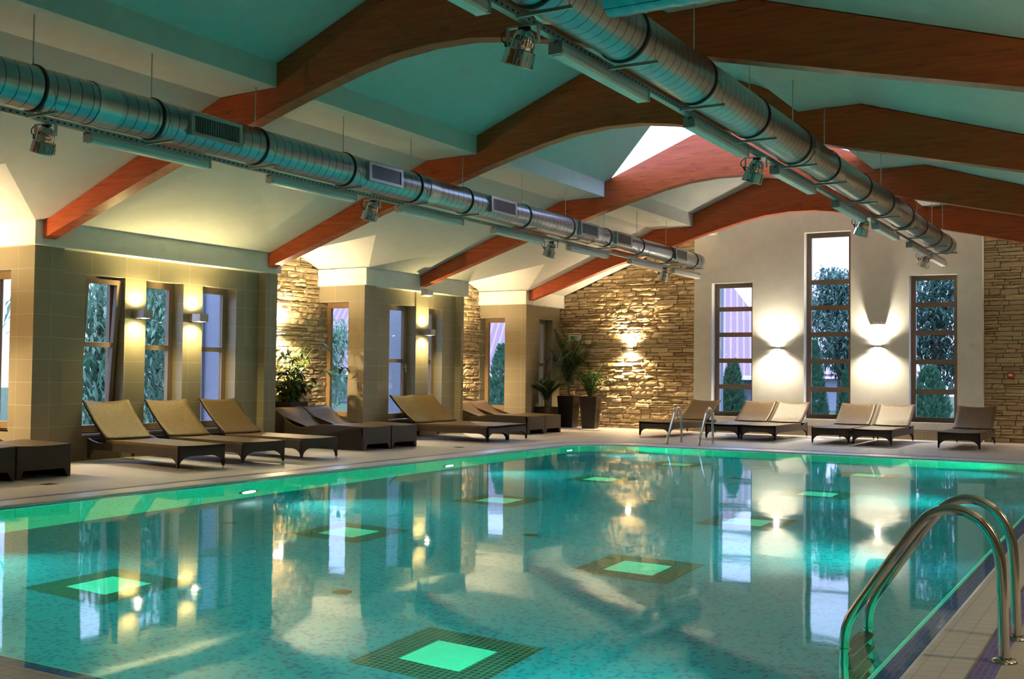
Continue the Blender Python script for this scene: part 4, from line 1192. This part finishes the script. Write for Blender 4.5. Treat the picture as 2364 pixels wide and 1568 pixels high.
def sconce_or_fill_light(x, y, z, n, watts, col, off=0.10, tilt=0.0, size=150):
    p = Vector((x,y,z)) + Vector(n)*off
    for s in (1, -1):
        spot('sconce_or_fill_lamp', p + Vector((0,0,0.075*s)), Vector((0,0,s)) + Vector(n)*tilt, watts, col, size, 0.9, 0.03)
for y in (10.98, 12.06): sconce_or_fill_light(XR, y, 2.07, (1,0,0), 30, GOLD, off=0.13)
sconce_or_fill_light(XR+0.02, 18.20, 2.08, (1,0,0), 30, GOLD, off=0.13)
for y in (7.9,): sconce_or_fill_light(XS, y, 1.95, (1,0,0), 125, AMBER, off=0.22, size=172)
sconce_or_fill_light(XS+0.03, 14.95, 1.97, (1,0,0), 105, AMBER, off=0.20, size=172)
sconce_or_fill_light(-13.83, 20.75, 1.95, (1,0,0), 105, AMBER, off=0.20, size=172)
sconce_or_fill_light(-10.75, YS, 1.90, (0,-1,0), 120, AMBER, off=0.13)
sconce_or_fill_light(-7.13, YW, 1.90, (0,-1,0), 75, CREAM, off=0.10)
sconce_or_fill_light(-4.99, YW, 1.93, (0,-1,0), 75, CREAM, off=0.10)
sconce_or_fill_light(-0.6, YS, 1.90, (0,-1,0), 60, CREAM, off=0.12)  # added spots past the frame edge for ambient light; no lamp body
for y in (1.5, 5.5, 7.9, 12, 14.95, 18.2, 20.75): sconce_or_fill_light(1.4, y, 2.0, (-1,0,0), 26, WARM)  # unseen fill added along the wall beside the camera; no lamp bodies
sconce_or_fill_light(XS, 3.4, 1.95, (1,0,0), 80, WARM)  # more ambient fill added in a recess out of view, without a fixture
# pool lamps
PGREEN = (0.02,1.0,0.58)
for y in (5.3, 9.5, 13.7, 17.6):
    area('pool_lamp_left', (PX0+0.05, y, -0.95), (1,0,0.22), 36, PGREEN, 0.2, 0.2)
    area('pool_lamp_right', (PX1-0.05, y, -0.95), (-1,0,0.22), 36, PGREEN, 0.2, 0.2)
# dusk sky
W = bpy.data.worlds.new('dusk_sky'); S.world = W; W.use_nodes = True
nt = W.node_tree; nt.nodes.clear()
o_ = nt.nodes.new('ShaderNodeOutputWorld'); bg = nt.nodes.new('ShaderNodeBackground')
tc = nt.nodes.new('ShaderNodeTexCoord'); sp = nt.nodes.new('ShaderNodeSeparateXYZ'); rp = nt.nodes.new('ShaderNodeValToRGB')
nt.links.new(tc.outputs['Generated'], sp.inputs[0]); nt.links.new(sp.outputs[2], rp.inputs[0])
e = rp.color_ramp.elements; e[0].position = 0.0; e[0].color = (0.62,0.61,1.0,1); e[1].position = 0.3; e[1].color = (0.46,0.64,1.0,1)
mu = nt.nodes.new('ShaderNodeMath'); mu.operation = 'MULTIPLY_ADD'; mu.use_clamp = False; mu.inputs[1].default_value = 1.5; mu.inputs[2].default_value = 0.95
mx_ = nt.nodes.new('ShaderNodeMath'); mx_.operation = 'MAXIMUM'; mx_.inputs[1].default_value = 0.0; nt.links.new(sp.outputs[2], mx_.inputs[0]); nt.links.new(mx_.outputs[0], mu.inputs[0]); nt.links.new(mu.outputs[0], bg.inputs[1])
nt.links.new(rp.outputs[0], bg.inputs[0])
nt.links.new(bg.outputs[0], o_.inputs[0])

# ================================================================== CAMERA
F, yaw, pitch, roll, H = 2529.99, -0.529710023, 0.0311269351, 0.0113527807, 1.27
f = Vector((math.sin(yaw)*math.cos(pitch), math.cos(yaw)*math.cos(pitch), math.sin(pitch)))
r = Vector((math.cos(yaw), -math.sin(yaw), 0)); u = r.cross(f)
r2 = r*math.cos(roll) + u*math.sin(roll); u2 = -r*math.sin(roll) + u*math.cos(roll)
cam = bpy.data.cameras.new('camera'); co = bpy.data.objects.new('camera', cam); COL.objects.link(co)
co.matrix_world = Matrix(((r2.x,u2.x,-f.x,0),(r2.y,u2.y,-f.y,0),(r2.z,u2.z,-f.z,H),(0,0,0,1)))
cam.sensor_fit = 'HORIZONTAL'; cam.sensor_width = 36.0; cam.lens = F/2364*36.0
cam.clip_start = 0.05; cam.clip_end = 300
S.camera = co
